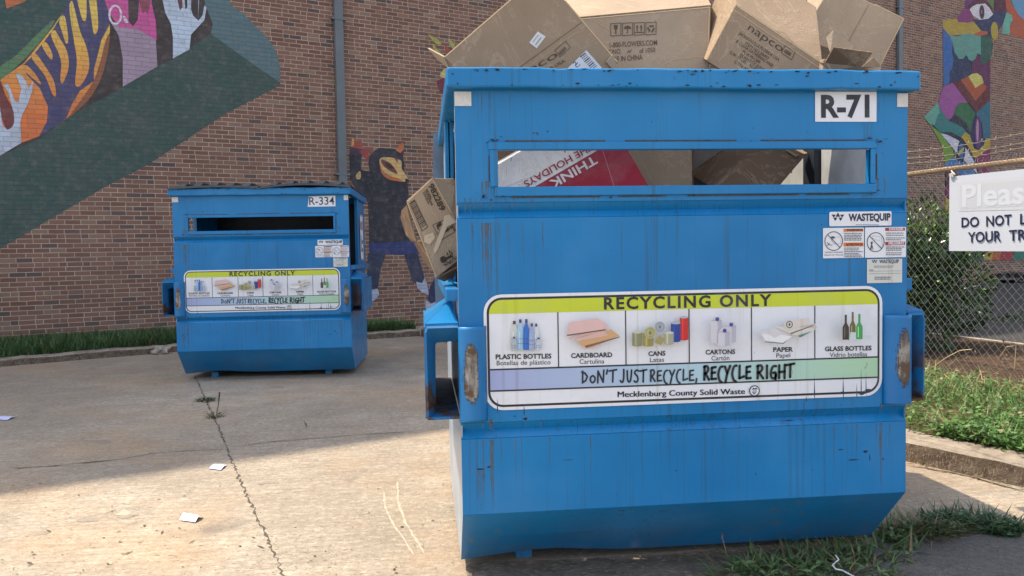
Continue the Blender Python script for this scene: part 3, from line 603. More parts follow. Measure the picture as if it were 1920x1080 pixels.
def sign_mesh():
    A = frontart(); u0, v0, u1, v1 = .0953, .774, 1.7235, 1.2243
    A.poly(rrect(u0,v0,u1,v1,.07), WHT); A.poly(rrect(u0+.012,v0+.012,u1-.012,v1-.012,.058), INK); A.poly(rrect(u0+.021,v0+.021,u1-.021,v1-.021,.05), WHT)
    i0, i1, iv0, iv1 = u0+.021, u1-.021, v0+.021, v1-.021
    vy = fp(918,588.6)[1]; v2 = fp(919,692.8)[1]; v3 = fp(919,732.8)[1]
    top = [p for p in rrect(i0,iv0,i1,iv1,.05) if p[1] > vy] ; A.poly([(i0,vy),(i1,vy)]+[p for p in top], (192,204,48))
    a, b, n = (156,166,208), (168,206,168), 14
    mid = (172,200,214)
    for k in range(n):
        def cc(t): return tuple((a[i]*(1-2*t)+mid[i]*2*t) if t < .5 else (mid[i]*(2-2*t)+b[i]*(2*t-1)) for i in range(3))
        x0, x1 = i0+(i1-i0)*k/n, i0+(i1-i0)*(k+1)/n
        A.poly([(x0,v3),(x1,v3),(x1,v2),(x0,v2)], None, lambda u, v: cc((u-i0)/(i1-i0))); A.hold()
    A.layer += 1
    for v in (v2, v3): A.rect(i0, v-.003, i1, v+.003, INK); A.hold()
    for x, y in ((1046,640),(1172.4,640),(1291,640),(1407.6,640),(1526,640)): u = fp(x, y)[0]; A.rect(u-.0022, v2, u+.0022, vy, INK); A.hold()
    A.layer += 1
    T = lambda s, x0, y0, x1, y1, cap, bold=0, sp=1.: (A.text(s, fp(x0,y0), fp(x1,y1), cap/460., INK, bold, sp), A.hold())
    T('RECYCLING ONLY', 1131.5, 580.3, 1445, 573.4, 22, .028, 1.2)
    for s, x0, y0, x1, y1 in (('PLASTIC BOTTLES',928.9,673.3,1033.3,671.6),('CARDBOARD',1070,671,1147,669),('CANS',1214.5,667.3,1246.5,666.3),('CARTONS',1321.4,664.4,1376.8,663.2),('PAPER',1448,659.6,1485,658.9),('GLASS BOTTLES',1544.8,658.2,1632,656.3)): T(s,x0,y0,x1,y1,8.8,.03)
    for s, x0, y0, x1, y1 in (('Botellas de plástico',931,684.4,1031.6,682.5),('Cartulina',1085.8,681.7,1132,680.8),('Latas',1217.7,678.4,1243.9,677.6),('Cartón',1332.5,675.3,1366,674.5),('Papel',1453.8,670.2,1479.8,669.3),('Vidrio botellas',1553.7,668.8,1623.8,667.3)): T(s,x0,y0,x1,y1,8.2,.0)
    T('Mecklenburg County Solid Waste', 1156.8, 743.8, 1394.5, 737.9, 10, 0); T('Mecklenburg County Solid Waste', 1157.7, 743.8, 1395.4, 737.9, 10, 0)
    A.layer += 1
    handwrite(A, "DON'T", 1089, 1156, 718, 715.5, 22, 3.2, INK); handwrite(A, 'JUST', 1160, 1212, 716, 714.5, 22, 3.2, INK); handwrite(A, 'RECYCLE,', 1217, 1308, 715, 712.5, 21, 3.2, INK)
    handwrite(A, 'RECYCLE', 1317, 1408, 712, 709, 25, 4.6, INK); handwrite(A, 'RIGHT', 1416, 1488, 709.5, 706, 24, 4.6, INK)
    cu, cv = fp(1412.4, 731.8); A.ell(cu,cv,.0222,.0222,(44,48,72)); A.ell(cu,cv,.018,.018,WHT); A.poly([(cu-.013,cv+.006),(cu-.004,cv+.013),(cu+.002,cv+.009),(cu+.006,cv+.014),(cu+.014,cv+.005)], (44,48,72)); A.poly([(cu-.013,cv-.001),(cu-.002,cv-.015),(cu+.011,cv-.002),(cu,cv-.008)], (70,76,100)); A.poly([(cu-.009,cv+.003),(cu+.009,cv+.003),(cu+.006,cv-.004),(cu-.006,cv-.004)], (168,172,190))
    A.layer += 1
    F = lambda col, pts: (A.poly([fp(*q) for q in pts], col))
    def bottle(x, y0, y1, w, col, cap):
        h = y1-y0; F(col, [(x-w,y1),(x+w,y1),(x+w,y1-h*.45),(x+w*.9,y0+h*.32),(x+w*.32,y0+h*.12),(x-w*.32,y0+h*.12),(x-w*.9,y0+h*.32),(x-w,y1-h*.45)]); F(cap, [(x-w*.4,y0+h*.12),(x+w*.4,y0+h*.12),(x+w*.4,y0),(x-w*.4,y0)])
        F(tuple(min(255, c*1.12) for c in col), [(x-w*.5,y1-h*.06),(x-w*.1,y1-h*.06),(x-w*.1,y1-h*.6),(x-w*.5,y1-h*.6)])
        for k in (.2, .36): F(tuple(c*.72 for c in col), [(x-w,y1-h*k),(x+w,y1-h*k),(x+w,y1-h*k-.7),(x-w,y1-h*k-.7)])
    bottle(963.5,601,654,6.5,(200,206,204),(80,70,70)); bottle(974.5,598,655,6,(160,196,222),(50,56,110)); bottle(1004,606,652,5,(206,212,220),(44,48,90)); bottle(985.5,597.5,655,6,(42,104,190),(40,60,110)); bottle(995.5,605,655,5.2,(150,166,200),(44,48,100)); bottle(962.5,630,656,5.4,(168,176,186),(60,60,80)); bottle(1008,631.5,655,5.5,(180,190,206),(44,50,84))
    F((196,150,108), [(1092,652),(1106,650),(1130,640),(1112,640)]); F((202,160,112), [(1080,640),(1142,616),(1158,628),(1090,648)]); F((120,84,70), [(1092,647),(1158,629),(1158,631),(1096,650)]); F((210,172,160), [(1074,634),(1130,618),(1136,628),(1080,638)]); F((206,168,160), [(1062,632),(1066,634),(1132,618),(1130,614)]); F((216,180,176), [(1061,626),(1064,603),(1117,595.5),(1136,608),(1134,615)]); F((110,76,66), [(1060,626),(1132,615.5),(1132,617.5),(1060,628.5)])
    def can(x, y0, y1, w, col, lid):
        F(col, [(x-w,y1),(x-w*.4,y1+1.5),(x+w*.4,y1+1.5),(x+w,y1),(x+w,y0),(x-w,y0)]); c0 = fp(x,y0); A.ell(c0[0],c0[1],w/460,w*.28/460,lid,12); F(tuple(min(255,c*1.25) for c in col), [(x-w*.5,y1),(x-w*.15,y1),(x-w*.15,y0+2),(x-w*.5,y0+2)])
    can(1277,593.5,635,8,(190,42,40),(170,174,180)); can(1261.5,604,638,9,(36,62,140),(170,174,180)); can(1190,621,646,9.5,(134,134,104),(190,192,176)); can(1210,622,646,10,(150,140,84),(190,186,140)); can(1248,622,643,9,(160,160,136),(196,198,190)); F((158,146,92), [(1222,640),(1233,645),(1241,634),(1230,626)])
    for x, y, r, c_ in ((1213,622,11,(178,178,128)),(1231,611,10,(164,172,180))):
        c0 = fp(x, y); A.ell(*c0, r/460, r/460, c_); A.ell(*c0, r*.78/460, r*.78/460, tuple(v*.86 for v in c_)); A.ell(*c0, r*.6/460, r*.6/460, c_); A.ell(*c0, r*.25/460, r*.3/460, tuple(v*.7 for v in c_))
    def carton(x, y0, y1, w):
        F((204,202,210), [(x-w,y1),(x+w*.25,y1+2),(x+w,y1-1),(x+w,y0+7),(x+w*.7,y0),(x-w*.4,y0),(x-w,y0+7)]); F((178,176,190), [(x+w*.25,y1+2),(x+w,y1-1),(x+w,y0+7),(x+w*.25,y0+8)]); F((150,148,160), [(x-w,y0+7.6),(x+w,y0+7.6),(x+w,y0+6.8),(x-w,y0+6.8)]); c0 = fp(x+w*.15,y0+4.5); A.ell(*c0,3.6/460,3.6/460,(56,56,150),12)
    carton(1335,592,640,10); carton(1360.5,602,639,10.5); carton(1348,613,645,10.5)
    F((206,204,206), [(1416,620),(1440,612),(1476,626),(1456,641),(1422,637)]); F((90,92,100), [(1424,637.5),(1457,640.5),(1470,630),(1458,641.8),(1424,639)]); F((226,226,228), [(1417,623),(1430,624),(1441,631),(1453,625),(1474,628),(1457,640),(1425,636)]); F((196,188,178), [(1450,616),(1516,604),(1519,612),(1486,630),(1470,626)]); F((214,208,200), [(1441,610),(1505,612),(1518,615),(1480,626)]); F((90,80,76), [(1470,622),(1512,607),(1512,608.6),(1471,624)]); F((60,130,130), [(1484,627),(1512,618),(1488,630)]); F((210,202,196), [(1460,600),(1505,593),(1506,604),(1468,617),(1458,612)]); c0 = fp(1468,606); A.ell(*c0,.020,.020,(214,208,202)); A.ell(*c0,.014,.015,(92,84,84)); A.ell(*c0,.010,.011,(206,200,196)); A.ell(*c0,.004,.006,(80,72,72))
    def wine(x, y0, y1, w, col): h = y1-y0; F(col, [(x-w,y1),(x+w,y1),(x+w,y0+h*.5),(x+w*.35,y0+h*.33),(x+w*.35,y0),(x-w*.35,y0),(x-w*.35,y0+h*.33),(x-w,y0+h*.5)]); F(tuple(min(255,c*1.5+25) for c in col), [(x-w*.5,y1-h*.08),(x-w*.2,y1-h*.08),(x-w*.2,y0+h*.5),(x-w*.5,y0+h*.5)])
    wine(1571.5,588,634,6,(56,48,44)); wine(1584,583,633,5.5,(104,96,56)); wine(1596,586.5,633,6,(70,150,84)); F((196,206,210), [(1578,635),(1590,635),(1589,620),(1579,620)]); F((200,210,214), [(1602,632),(1615,632),(1617,628),(1614,625),(1602,626)])
    # torn scratches through the print
    for x, y0, y1, w in ((1513,696,749,1.2),(1566,698,746,1.4),(1591,712,745,1.),(1599,684,742,1.),(1608,692,741,1.),(1498,737,749,1.2),(930,740,772,1.2),(979,752,775,1.4)):
        F((24,52,92), [(x-.3*w,y0),(x+w*.9,(y0*.35+y1*.65)),(x+w*.3,y1),(x-w,(y0*.3+y1*.7))]); A.hold()
    for x, y in ((1563,731),(1600,733),(1611,726)): F((24,44,70), [(x-7,y+1),(x,y-2),(x+8,y-1),(x+1,y+3)]); A.hold()
    return A
def label_mesh(kind):
    A = frontart(); T = lambda s, x0, y0, x1, y1, cap, col=INK, bold=0, sp=1.: (A.text(s, fp(x0,y0), fp(x1,y1), cap/460., col, bold, sp), A.hold())
    F = lambda col, pts: A.poly([fp(*q) for q in pts], col)
    def logo(x, y, s):
        NVY = (34,36,66)
        for pts in ([(-12,-5),(-4,-5),(-7.6,1)], [(0,-9),(4.4,-1),(-4.4,-1)], [(4,-5),(12,-5),(7.6,1)], [(-7,1.6),(-3,1.6),(-5,7)], [(-8.6,1),(-1,.4),(-5,7)], [(8.6,1),(1,.4),(5,7)]): F(NVY, [(x+a*s, y+b*s) for a, b in pts]); A.hold()
    def lines(x0, x1, ys, col=(110,112,122), skip=.15):
        for y in ys:
            x = x0; e = x1 - random.uniform(0, .25)*(x1-x0)
            while x < e:
                w = random.uniform(2, 6); w = min(w, e-x); F(col, [(x,y+.9),(x+w,y+.9),(x+w,y-.7),(x,y-.7)]); A.hold(); x += w+.9
    if kind == 'brand':
        A.poly(rrect(*fp(1553.5,424.5), *fp(1670,396), .006), WHT); A.layer += 1; logo(1569.5, 407.5, 1.0); T('WASTEQUIP', 1589.3,415,1668,413.8,14,(34,36,66),.042); lines(1603,1660,[421.3],(150,150,160))
    if kind == 'number':
        A.poly(rrect(*fp(1527,228.7), *fp(1642,172.6), .002), WHT); A.layer += 1; T('R-71', 1538,221.5,1628.6,220.9,42,INK,.036)
    if kind == 'number334':
        A.poly([fp(1512,232),fp(1642,231),fp(1642,178),fp(1519,180)], WHT); A.layer += 1; T('R-334', 1520,223,1637,222,38,INK,.005)
    if kind == 'warning':
        A.poly(rrect(*fp(1541.7,484.4), *fp(1618.6,426.6), .004), WHT); A.layer += 1
        F((210,118,40), [(1580,434.5),(1617,434),(1617,428.8),(1580,429.3)]); F((210,118,40), [(1580,462),(1617,461.5),(1617,454.6),(1580,455.1)]); T('WARNING',1585,433.6,1616,433,4.2,(50,30,24),.03); T('ADVERTENCIA',1584,460.9,1616,460.3,4.4,(50,30,24),.03)
        lines(1581,1616,[437.5,441,444,447,450,465,468.3,471.5,475,478,481]); T('TIPPING HAZARD',1544,474.5,1579,474,2.4); T('RIESGO DE VOLCAR',1544,479.5,1579,479,2.4)
        c0 = fp(1561.5,452); A.stroke([(c0[0]+.0375*math.cos(a), c0[1]+.0375*math.sin(a)) for a in np.linspace(0,2*math.pi,29)], .0028, INK, False); A.stroke([fp(1549.5,439.5),fp(1573.5,464.5)], .0026, INK, False); A.stroke([fp(1556,449.5),fp(1572,443),fp(1575,456),fp(1563,458),fp(1556,449.5)], .001, (80,84,96), False); F((40,40,50), [(1554,446),(1558,443),(1564,444),(1561,447)]); A.stroke([fp(1549,455),fp(1553,459),fp(1558,459.5)], .0024, INK); A.stroke([fp(1553,456),fp(1549,461)], .002, INK)
    if kind == 'danger':
        A.poly(rrect(*fp(1620.2,483.4), *fp(1697.2,425.4), .004), WHT); A.layer += 1
        F((158,34,56), [(1658,433),(1695,432.4),(1695,427),(1658,427.4)]); F((158,34,56), [(1658,460),(1695,459.2),(1695,453),(1658,453.6)]); T('DANGER',1665,432,1692,431.4,4.2,WHT,.03); T('PELIGRO',1664,458.9,1693,458.2,4.6,WHT,.03)
        lines(1659,1695,[437,441,446,449.5,463,466,469,474,477.5]); c0 = fp(1640,454); A.stroke([(c0[0]+.0365*math.cos(a), c0[1]+.0385*math.sin(a)) for a in np.linspace(0,2*math.pi,29)], .0028, INK, False); A.stroke([fp(1628,442),fp(1651,466)], .0026, INK, False)
        A.stroke([fp(1632,454.5),fp(1632.2,460),fp(1630.5,467)], .004, INK); A.stroke([fp(1632.5,460),fp(1634.5,467)], .003, INK); A.ell(*fp(1632.3,455),.004,.0045,INK,10); A.stroke([fp(1634,442),fp(1648,444),fp(1646,452),fp(1633,446),fp(1634,442)], .001, (80,84,96), False); A.stroke([fp(1650,444),fp(1652,462),fp(1645,463)], .0016, (120,124,134), False)
    if kind == 'plate':
        A.poly(rrect(*fp(1624,531), *fp(1690,484.8), .003), (200,202,198)); A.layer += 1; logo(1638, 490.3, .45); T('WASTEQUIP', 1647,493.8,1683.6,493.2,7,(44,46,70),.02); lines(1637,1677,[498.5,501],(160,160,160)); F((140,140,140), [(1628,508.8),(1687,508),(1687,507.4),(1628,508.2)]); F((140,140,140), [(1628,513.4),(1687,512.6),(1687,512),(1628,512.8)]); T('MODEL',1628,507.6,1636,507.4,2.4); lines(1638,1670,[519.5,523],(90,90,96))
    return A

def make_dumpster(inside_filled, right_pocket=.118):
    root = empty('recycling_dumpster')
    # front sheet with letter slot, two pressed V beads and the tucked-in lower part
    prof = [(0,ZRB+.02),(0,ST),(0,SB),(0,1.579),(.026,1.545),(0,1.518),(0,.728),(.026,.694),(0,.664),(0,ZC),(CHY*.5,(ZC+ZB)/2),(CHY,ZB)]
    xs = [0, SL_, SR_, BW]; mb = MB()
    for i in range(len(prof)-1):
        for k in range(3):
            if i == 1 and k == 1: continue
            n = 2 if k != 1 else 12
            for j in range(n):
                a = xs[k]+(xs[k+1]-xs[k])*j/n; b = xs[k]+(xs[k+1]-xs[k])*(j+1)/n
                def q(x, p):
                    y, z = p
                    if z <= ZB+.001:      # dented lower lip at the left corner
                        z += .024*math.exp(-((x-.36)/.22)**2) - .006*max(0, 1-x/.12)
                    return (x, y, z)
                mb.face([q(a,prof[i+1]), q(b,prof[i+1]), q(b,prof[i]), q(a,prof[i])])
    mb.build('front_panel', M['blue'], root, solid=.006)
    for x in (0.003, BW-.003):
        mb = MB(); pts = [(CHY,ZB),(0.004,ZC),(0.004,ZRB+.02),(.045,ZRB+.02),(.045,LEDGE),(.74,LEDGE),(.74,ZRB+.02),(BD,ZRB+.02),(BD,ZB)]
        t = tessellate_polygon([[Vector((p[0],p[1],0)) for p in pts]]); mb.raw([(x,p[0],p[1]) for p in pts], [tuple(a) for a in t]); mb.build('side_panel', M['sideglare'] if x < 1 else M['blue'], root, solid=.006)  # left panel paler: grazing glare painted into its colour
        sx = -1 if x < 1 else 1; b2 = MB(); b2.box((x-.022 if sx > 0 else x-.05, .03, LEDGE-.05), (x+.05 if sx > 0 else x+.022, BD-.03, LEDGE)); b2.build('side_sill', M['blue'], root, bevel=.006)
        b3 = MB(); b3.box((x-.05 if (inside_filled and sx > 0) else x-.02, .68 if (inside_filled and sx > 0) else .74, LEDGE), (x+.02, .80, ZRB)); b3.build('door_post', M['dark'] if (inside_filled and sx > 0) else M['blue'], root, bevel=.004)
    mb = MB(); mb.box((0,BD-.006,ZB),(BW,BD,ZRB)); mb.build('rear_panel', M['blue'], root)
    mb = MB(); mb.box((.82*0+.01,BD-.03,ZB+.04),(BW-.01,BD-.012,ZRB-.01)); mb.build('slot_shade_panel', M['dark'], root); mb = MB(); mb.box((.01,CHY+.06,ZB+.03),(BW-.01,BD-.01,ZB+.038)); mb.build('floor_plate', M['rusty'], root)  # dark panel added before the rear sheet, painting the slot's inner shade
    # rim, front overhang slightly bent
    mb = MB(); o_, r_ = .049, .030
    nn = 22; jj = [(random.gauss(0,.0016), random.gauss(0,.0014), random.gauss(0,.0020)) for _ in range(nn+1)]
    for i in range(nn):
        def sec(k): x = -r_+(BW+2*r_)*k/nn; a, b, c_ = jj[k]; return [(x,-o_+a,ZRB+b),(x,.015,ZRB),(x,.015,ZRT+c_*.5),(x,-o_+a*.6,ZRT+c_)]
        A0, A1 = sec(i), sec(i+1)
        for k in range(4): mb.face([A0[k], A1[k], A1[(k+1) % 4], A0[(k+1) % 4]][::-1])
        if i == 0: mb.face(A0)
        if i == nn-1: mb.face(A1[::-1])
    mb.box((-r_,BD-.06,ZRB),(BW+r_,BD+.035,ZRT)); mb.box((-r_,.0155,ZRB),(.035,BD-.0605,ZRT)); mb.box((BW-.035,.0155,ZRB),(BW+r_,BD-.0605,ZRT))
    rm = mb.build('rim', M['blue'], root)
    bm = bmesh.new(); bm.from_mesh(rm.data); bmesh.ops.remove_doubles(bm, verts=bm.verts, dist=1e-5); bmesh.ops.recalc_face_normals(bm, faces=bm.faces); bm.to_mesh(rm.data); bm.free()
    md = rm.modifiers.new('bevel', 'BEVEL'); md.width = .009; md.segments = 3; md.limit_method = 'ANGLE'; md.angle_limit = .7
    # slot trim
    fr = MB(); w, t = .036, .012
    fr.box((SL_-w,-t,ST),(SR_+w*.7,.004,ST+w*.85)); fr.box((SL_-w*.4,-t-.002,SB-w),(SR_+w*.7,.004,SB)); fr.box((SL_-w*.85,-t-.001,SB+.0005),(SL_,.03,ST-.0005)); fr.box((SR_,-t-.001,SB+.0005),(SR_+w*.55,.03,ST-.0005))
    fr.box((SL_,-.004,SB-.012),(SR_,.03,SB-.0005)); fr.box((SL_,-.004,ST+.0005),(SR_,.03,ST+.012))
    fo = fr.build('slot_frame', M['blue'], root, bevel=.003)
    b = MB()
    for x0, x1, z in ((SL_+.03,SL_+.42,ST+w*.85+.004),(SL_+.5,SL_+.95,ST+w*.85+.004),(SL_+1.05,SR_-.02,ST+w*.85+.004),(SL_+.05,SL_+.40,SB-w-.004),(SL_+.47,SL_+.66,SB-w-.004),(SL_+.75,SR_-.3,SB-w-.004),(SR_-.27,SR_-.09,SB-w-.004)): b.box((x0,-.006,z-.0025),(x1,.002,z+.0025))
    for x in (SL_-.034, SR_+.028): b.box((x-.002,-.006,SB+.02),(x+.002,.002,ST-.02))
    b.build('weld_gap', M['crack'], fo)
    # corner guards: half-round worn plates, and fork pockets
    for sx in (0, 1):
        X = (lambda x: x) if sx == 0 else (lambda x: BW-x)
        g = MB(); n, nz = 18, 30; z0, z1 = .735, 1.105
        for i in range(n):
            for j in range(nz):
                q = []
                for a, b_ in ((i,j),(i+1,j),(i+1,j+1),(i,j+1)):
                    th = a/n; zz = z0+(z1-z0)*b_/nz; q.append((X(-.004+.106*th), -.006-.048*math.sin(math.pi*min(1, .12+th*.88))**.7, zz + (.012*math.sin(math.pi*th) if b_ == 0 else 0)))
                tx, tz = ((i+.5)/n-.42)/.26, ((j+.5)/nz-.52)/.30
                val = max(0, 1.05-(tx*tx+tz*tz)*.62)
                g.face(q if sx == 0 else q[::-1], (val,)*3)
        g.build('corner_guard', M['worn'], root, smooth=True, solid=.005)
        # pocket: flared mouth, sleeve running back along the side
        pk = MB(); xi, xo = -.004, -(.118 if sx == 0 else right_pocket); zb_, zt_ = .752, 1.105; y0 = -.01; y1 = .06; L = .95
        ring0 = [(xi,y0,zb_),(xo-.010,y0,zb_),(xo-.012,y0,zt_-.02),(xo-.004,y0,zt_),(xi,y0,zt_)]
        ring1 = [(xi,y1,zb_+.004),(xo+.018,y1,zb_+.006),(xo+.022,y1,zt_-.075),(xo+.03,y1,zt_-.062),(xi,y1,zt_-.058)]
        ring2 = [(xi,L,zb_+.004),(xo+.018,L,zb_+.006),(xo+.022,L,zt_-.075),(xo+.03,L,zt_-.062),(xi,L,zt_-.058)]
        mp_ = lambda r: [(X(a), b_, c_) for a, b_, c_ in r]
        for r0, r1 in ((ring0,ring1),(ring1,ring2)):
            r0, r1 = mp_(r0), mp_(r1)
            for k in range(4): f = [r0[k], r0[k+1], r1[k+1], r1[k]]; pk.face(f if sx else f[::-1])
        po = pk.build('fork_pocket', M['rusty'], root, solid=.010)
        pk = MB(); r = mp_([(xo-.012,.0,zt_+.006),(xi,.0,zt_+.008),(xi,.42,zt_+.008),(xo-.012,.42,zt_+.006)]); pk.face(r); 
        r = mp_([(xo-.012,.0,zt_+.010),(xi,.0,zt_+.011),(xi-.012,.30,zt_+.088)]); pk.face(r); r = mp_([(xo-.012,.0,zt_+.010),(xi-.012,.30,zt_+.088),(xi-.004,.62,zt_+.088),(xo-.012,.62,zt_+.012)]); pk.face(r)
        pk.face(mp_([(xo-.014,.0,zb_),(xo-.014,L,zb_),(xo-.014,L,zt_),(xo-.014,.0,zt_)]))
        pk.build('pocket_cover', M['blue'], po, solid=.006)
    # drips, scuffs and chips gathered on the front, plus painted shade under the rim
    def streaks(name, mat, items, y0=-.0032):
        mb = MB()
        for x, z0, z1, w, a in items:
            z0, z1 = max(z0, z1), min(z0, z1); n = 5; px = x
            for k in range(n):
                f0, f1 = k/n, (k+1)/n; nx = px+random.uniform(-.0012,.0012); za, zb2 = z0+(z1-z0)*f0, z0+(z1-z0)*f1
                q = [(px-w/2*(1-.4*f0),y0,za),(nx-w/2*(1-.4*f1),y0,zb2),(nx+w/2*(1-.4*f1),y0,zb2),(px+w/2*(1-.4*f0),y0,za)]; i0 = len(mb.v); mb.v += q; mb.f.append((i0,i0+1,i0+2,i0+3)); mb.m.append(0)
                a0, a1 = a*(1-f0)**.7, a*(1-f1)**.7; mb.c.append([(a0,)*3,(a1,)*3,(a1,)*3,(a0,)*3]); px = nx
        o = mb.build(name, mat, root); o['kind'] = 'stuff'; return o
    rnd = random.Random(5); it = []; dk = []
    bands = ((1.995,1.82),(1.595,1.50),(1.50,1.23),(.735,.66),(.66,.37))
    for z0, z1 in bands:
        for _ in range(70): x = rnd.uniform(.02, BW-.02); L = (z0-z1)*rnd.uniform(.25,1); dk.append((x, z0-rnd.uniform(0,.06), z0-L-.06, rnd.uniform(.0012,.0032), rnd.uniform(.15,.5)))
        for _ in range(12): x = rnd.choice((rnd.uniform(.03,.35), rnd.uniform(.03,.22), rnd.uniform(1.55,1.8), rnd.uniform(.3,1.6))); it.append((x, z0, z0-(z0-z1)*rnd.uniform(.5,1), rnd.uniform(.002,.007), rnd.uniform(.2,.55)))
    for x, w in ((.118,.016),(.100,.006),(.132,.005),(1.705,.010),(1.735,.006),(1.69,.004)): it += [(x,1.66,1.585,w,.9),(x-.003,1.50,1.24,w*1.2,.7)]
    for x, w in ((.118,.012),(.085,.004),(1.72,.008)): it += [(x,.74,.70,w,.9),(x,.66,.37,w*1.3,.8)]
    it += [(.21,.66,.37,.003,.8),(.075,.54,.38,.03,.35)]
    dk += [(x,ZRB-.002,ZRB-.024,.30,.9) for x in (.16,.46,.76,1.06,1.36,1.66)]  # wide dark bands paint the shadow gap under the rim
    streaks('rust_streaks', M['rust'], it); streaks('dark_streaks_and_rim_shade', M['dripshade'], dk, -.0029)
    mb = MB(); mb.col = (.30,)*3
    for pts in ([(1025,862),(1110,858),(1100,872),(1048,889),(1030,888)], [(1136,862),(1340,848),(1345,868),(1150,879)], [(1520,842),(1632,836),(1632,868),(1545,862)], [(1668,872),(1697,868),(1697,880),(1668,884)]): mb.face([(fp(*q)[0], -.0026, fp(*q)[1]) for q in pts][::-1])
    mb.build('pale_scuffs', M['scuff'], root)['kind'] = 'stuff'
    mb = MB(); mb.col = (1.6,)*3
    def chip(x, z, rx, rz, y): mb.face([(x+rx*math.cos(a)*rnd.uniform(.5,1.2), y, z+rz*math.sin(a)*rnd.uniform(.5,1.2)) for a in np.linspace(0, 2*math.pi, 9)[:-1]])
    for _ in range(46): chip(rnd.uniform(-.02,BW+.02), ZRT-.006-abs(rnd.gauss(0,.012)), rnd.uniform(.002,.016), rnd.uniform(.0015,.004), -.0525)
    for _ in range(22): chip(rnd.uniform(-.02,BW+.02), ZRB+.006+abs(rnd.gauss(0,.008)), rnd.uniform(.003,.012), rnd.uniform(.0015,.004), -.0525)
    for x, y, rx, rz in ((903,879,.022,.004),(917,875,.010,.004),(1600,862,.030,.003),(1622,846,.012,.006),(1630,858,.003,.018),(1575,843,.012,.003),(1478,788,.045,.0025),(985,785,.012,.006),(965,780,.006,.004),(1065,862,.02,.002),(1165,957,.016,.003)): p = fp(x, y); chip(p[0], p[1], rx, rz, -.0031)
    for _ in range(30): x = rnd.choice((rnd.uniform(.10,.18), rnd.uniform(1.66,1.74), rnd.uniform(.1,1.7))); chip(x, rnd.choice((ST+.034, SB-.038))+rnd.gauss(0,.006), rnd.uniform(.003,.012), rnd.uniform(.0015,.004), -.0150)
    for _ in range(40): chip(rnd.uniform(.02,BW-.02), rnd.uniform(.40,1.95), rnd.uniform(.0015,.004), rnd.uniform(.0015,.005), -.0031)
    mb.build('paint_chips', M['chip'], root)['kind'] = 'stuff'
    for x in (.28, 1.52):
        for y in (CHY+.095, BD-.2): f = MB(); f.box((x-.037,y,DZ-.03),(x+.037,y+.10,ZB-.004)); f.build('foot', M['blue'], root, bevel=.01)
    for x0, x1, z0, z1 in ((.0005,.064,1.945,1.999),(BW-.046,BW-.0005,1.945,1.999)): t = MB(); t.box((x0,-.0065,z0),(x1,-.0035,z1)); t.build('reflective_tape', M['tape'], root)
    return root
binA = make_dumpster(True, .062)
tag(binA, 'large blue recycling dumpster marked R-71 heaped with cardboard boxes', 'dumpster', 'blue recycling dumpsters')
def shift(o, y=-.004): o.location.y = y; return o
decals = {}
for nm, kd in (('brand_label','brand'),('warning_label','warning'),('danger_label','danger'),('maker_plate','plate')): decals[nm] = shift(label_mesh(kd).build(nm, M['decal'], binA))
decals['recycling_sign'] = shift(sign_mesh().build('recycling_sign', M['decal'], binA))
shift(label_mesh('number').build('number_plate', M['decal'], binA))
# bin R-71 extras: pale sliding door on the right, blue door on the left, lids thrown back behind
mb = MB(); mb.box((BW-.022,.03,LEDGE+.01),(BW-.006,.67,ZRB-.01)); mb.box((BW-.022,.81,LEDGE+.01),(BW-.009,BD-.03,ZRB-.01)); mb.build('sliding_door', M['pale'], binA)['label'] = 'pale grey sliding door inside the slot'
mb = MB(); mb.box((.008,.82,LEDGE+.01),(.022,BD-.02,ZRB-.01)); mb.build('sliding_door', M['blue'], binA)
for k in range(2):
    x0, x1 = (-.055, .89) if k == 0 else (.94, 1.87)
    mb = MB()
    for i in range(6):
        a, b = i/6, (i+1)/6; f = lambda t: (BD+.045+.05*math.sin(t*2.2)+(.03*t if k == 0 else 0), ZRT+.0-1.15*t)
        (ya,za),(yb,zb_) = f(a), f(b); dx = -.012*math.sin(a*3)*(k == 0)
        mb.face([(x0+dx,ya,za),(x1,ya,za),(x1,yb,zb_),(x0-.012*math.sin(b*3)*(k == 0),yb,zb_)])
    lo = mb.build('lid', M['lidblue'], binA, solid=.02)
    if k == 0:
        h = MB(); h.tube([(-.04,BD+.10,1.78),(-.10,BD+.11,1.80),(-.125,BD+.11,1.76),(-.12,BD+.11,1.68),(-.06,BD+.11,1.62)], .006, 6); h.build('wire_handle', M['steel'], lo)
# second bin
binB = make_dumpster(False)
tag(binB, 'smaller looking blue recycling dumpster marked R-334 with closed grey lids by the brick wall', 'dumpster', 'blue recycling dumpsters')
for nm, o in decals.items(): c_ = o.copy(); COL.objects.link(c_); c_.parent = binB
shift(label_mesh('number334').build('number_plate', M['decal'], binB))
for x in (.008, BW-.022): mb = MB(); mb.box((x,.82,LEDGE+.01),(x+.014,BD-.02,ZRB-.01)); mb.build('sliding_door', M['blue'], binB)
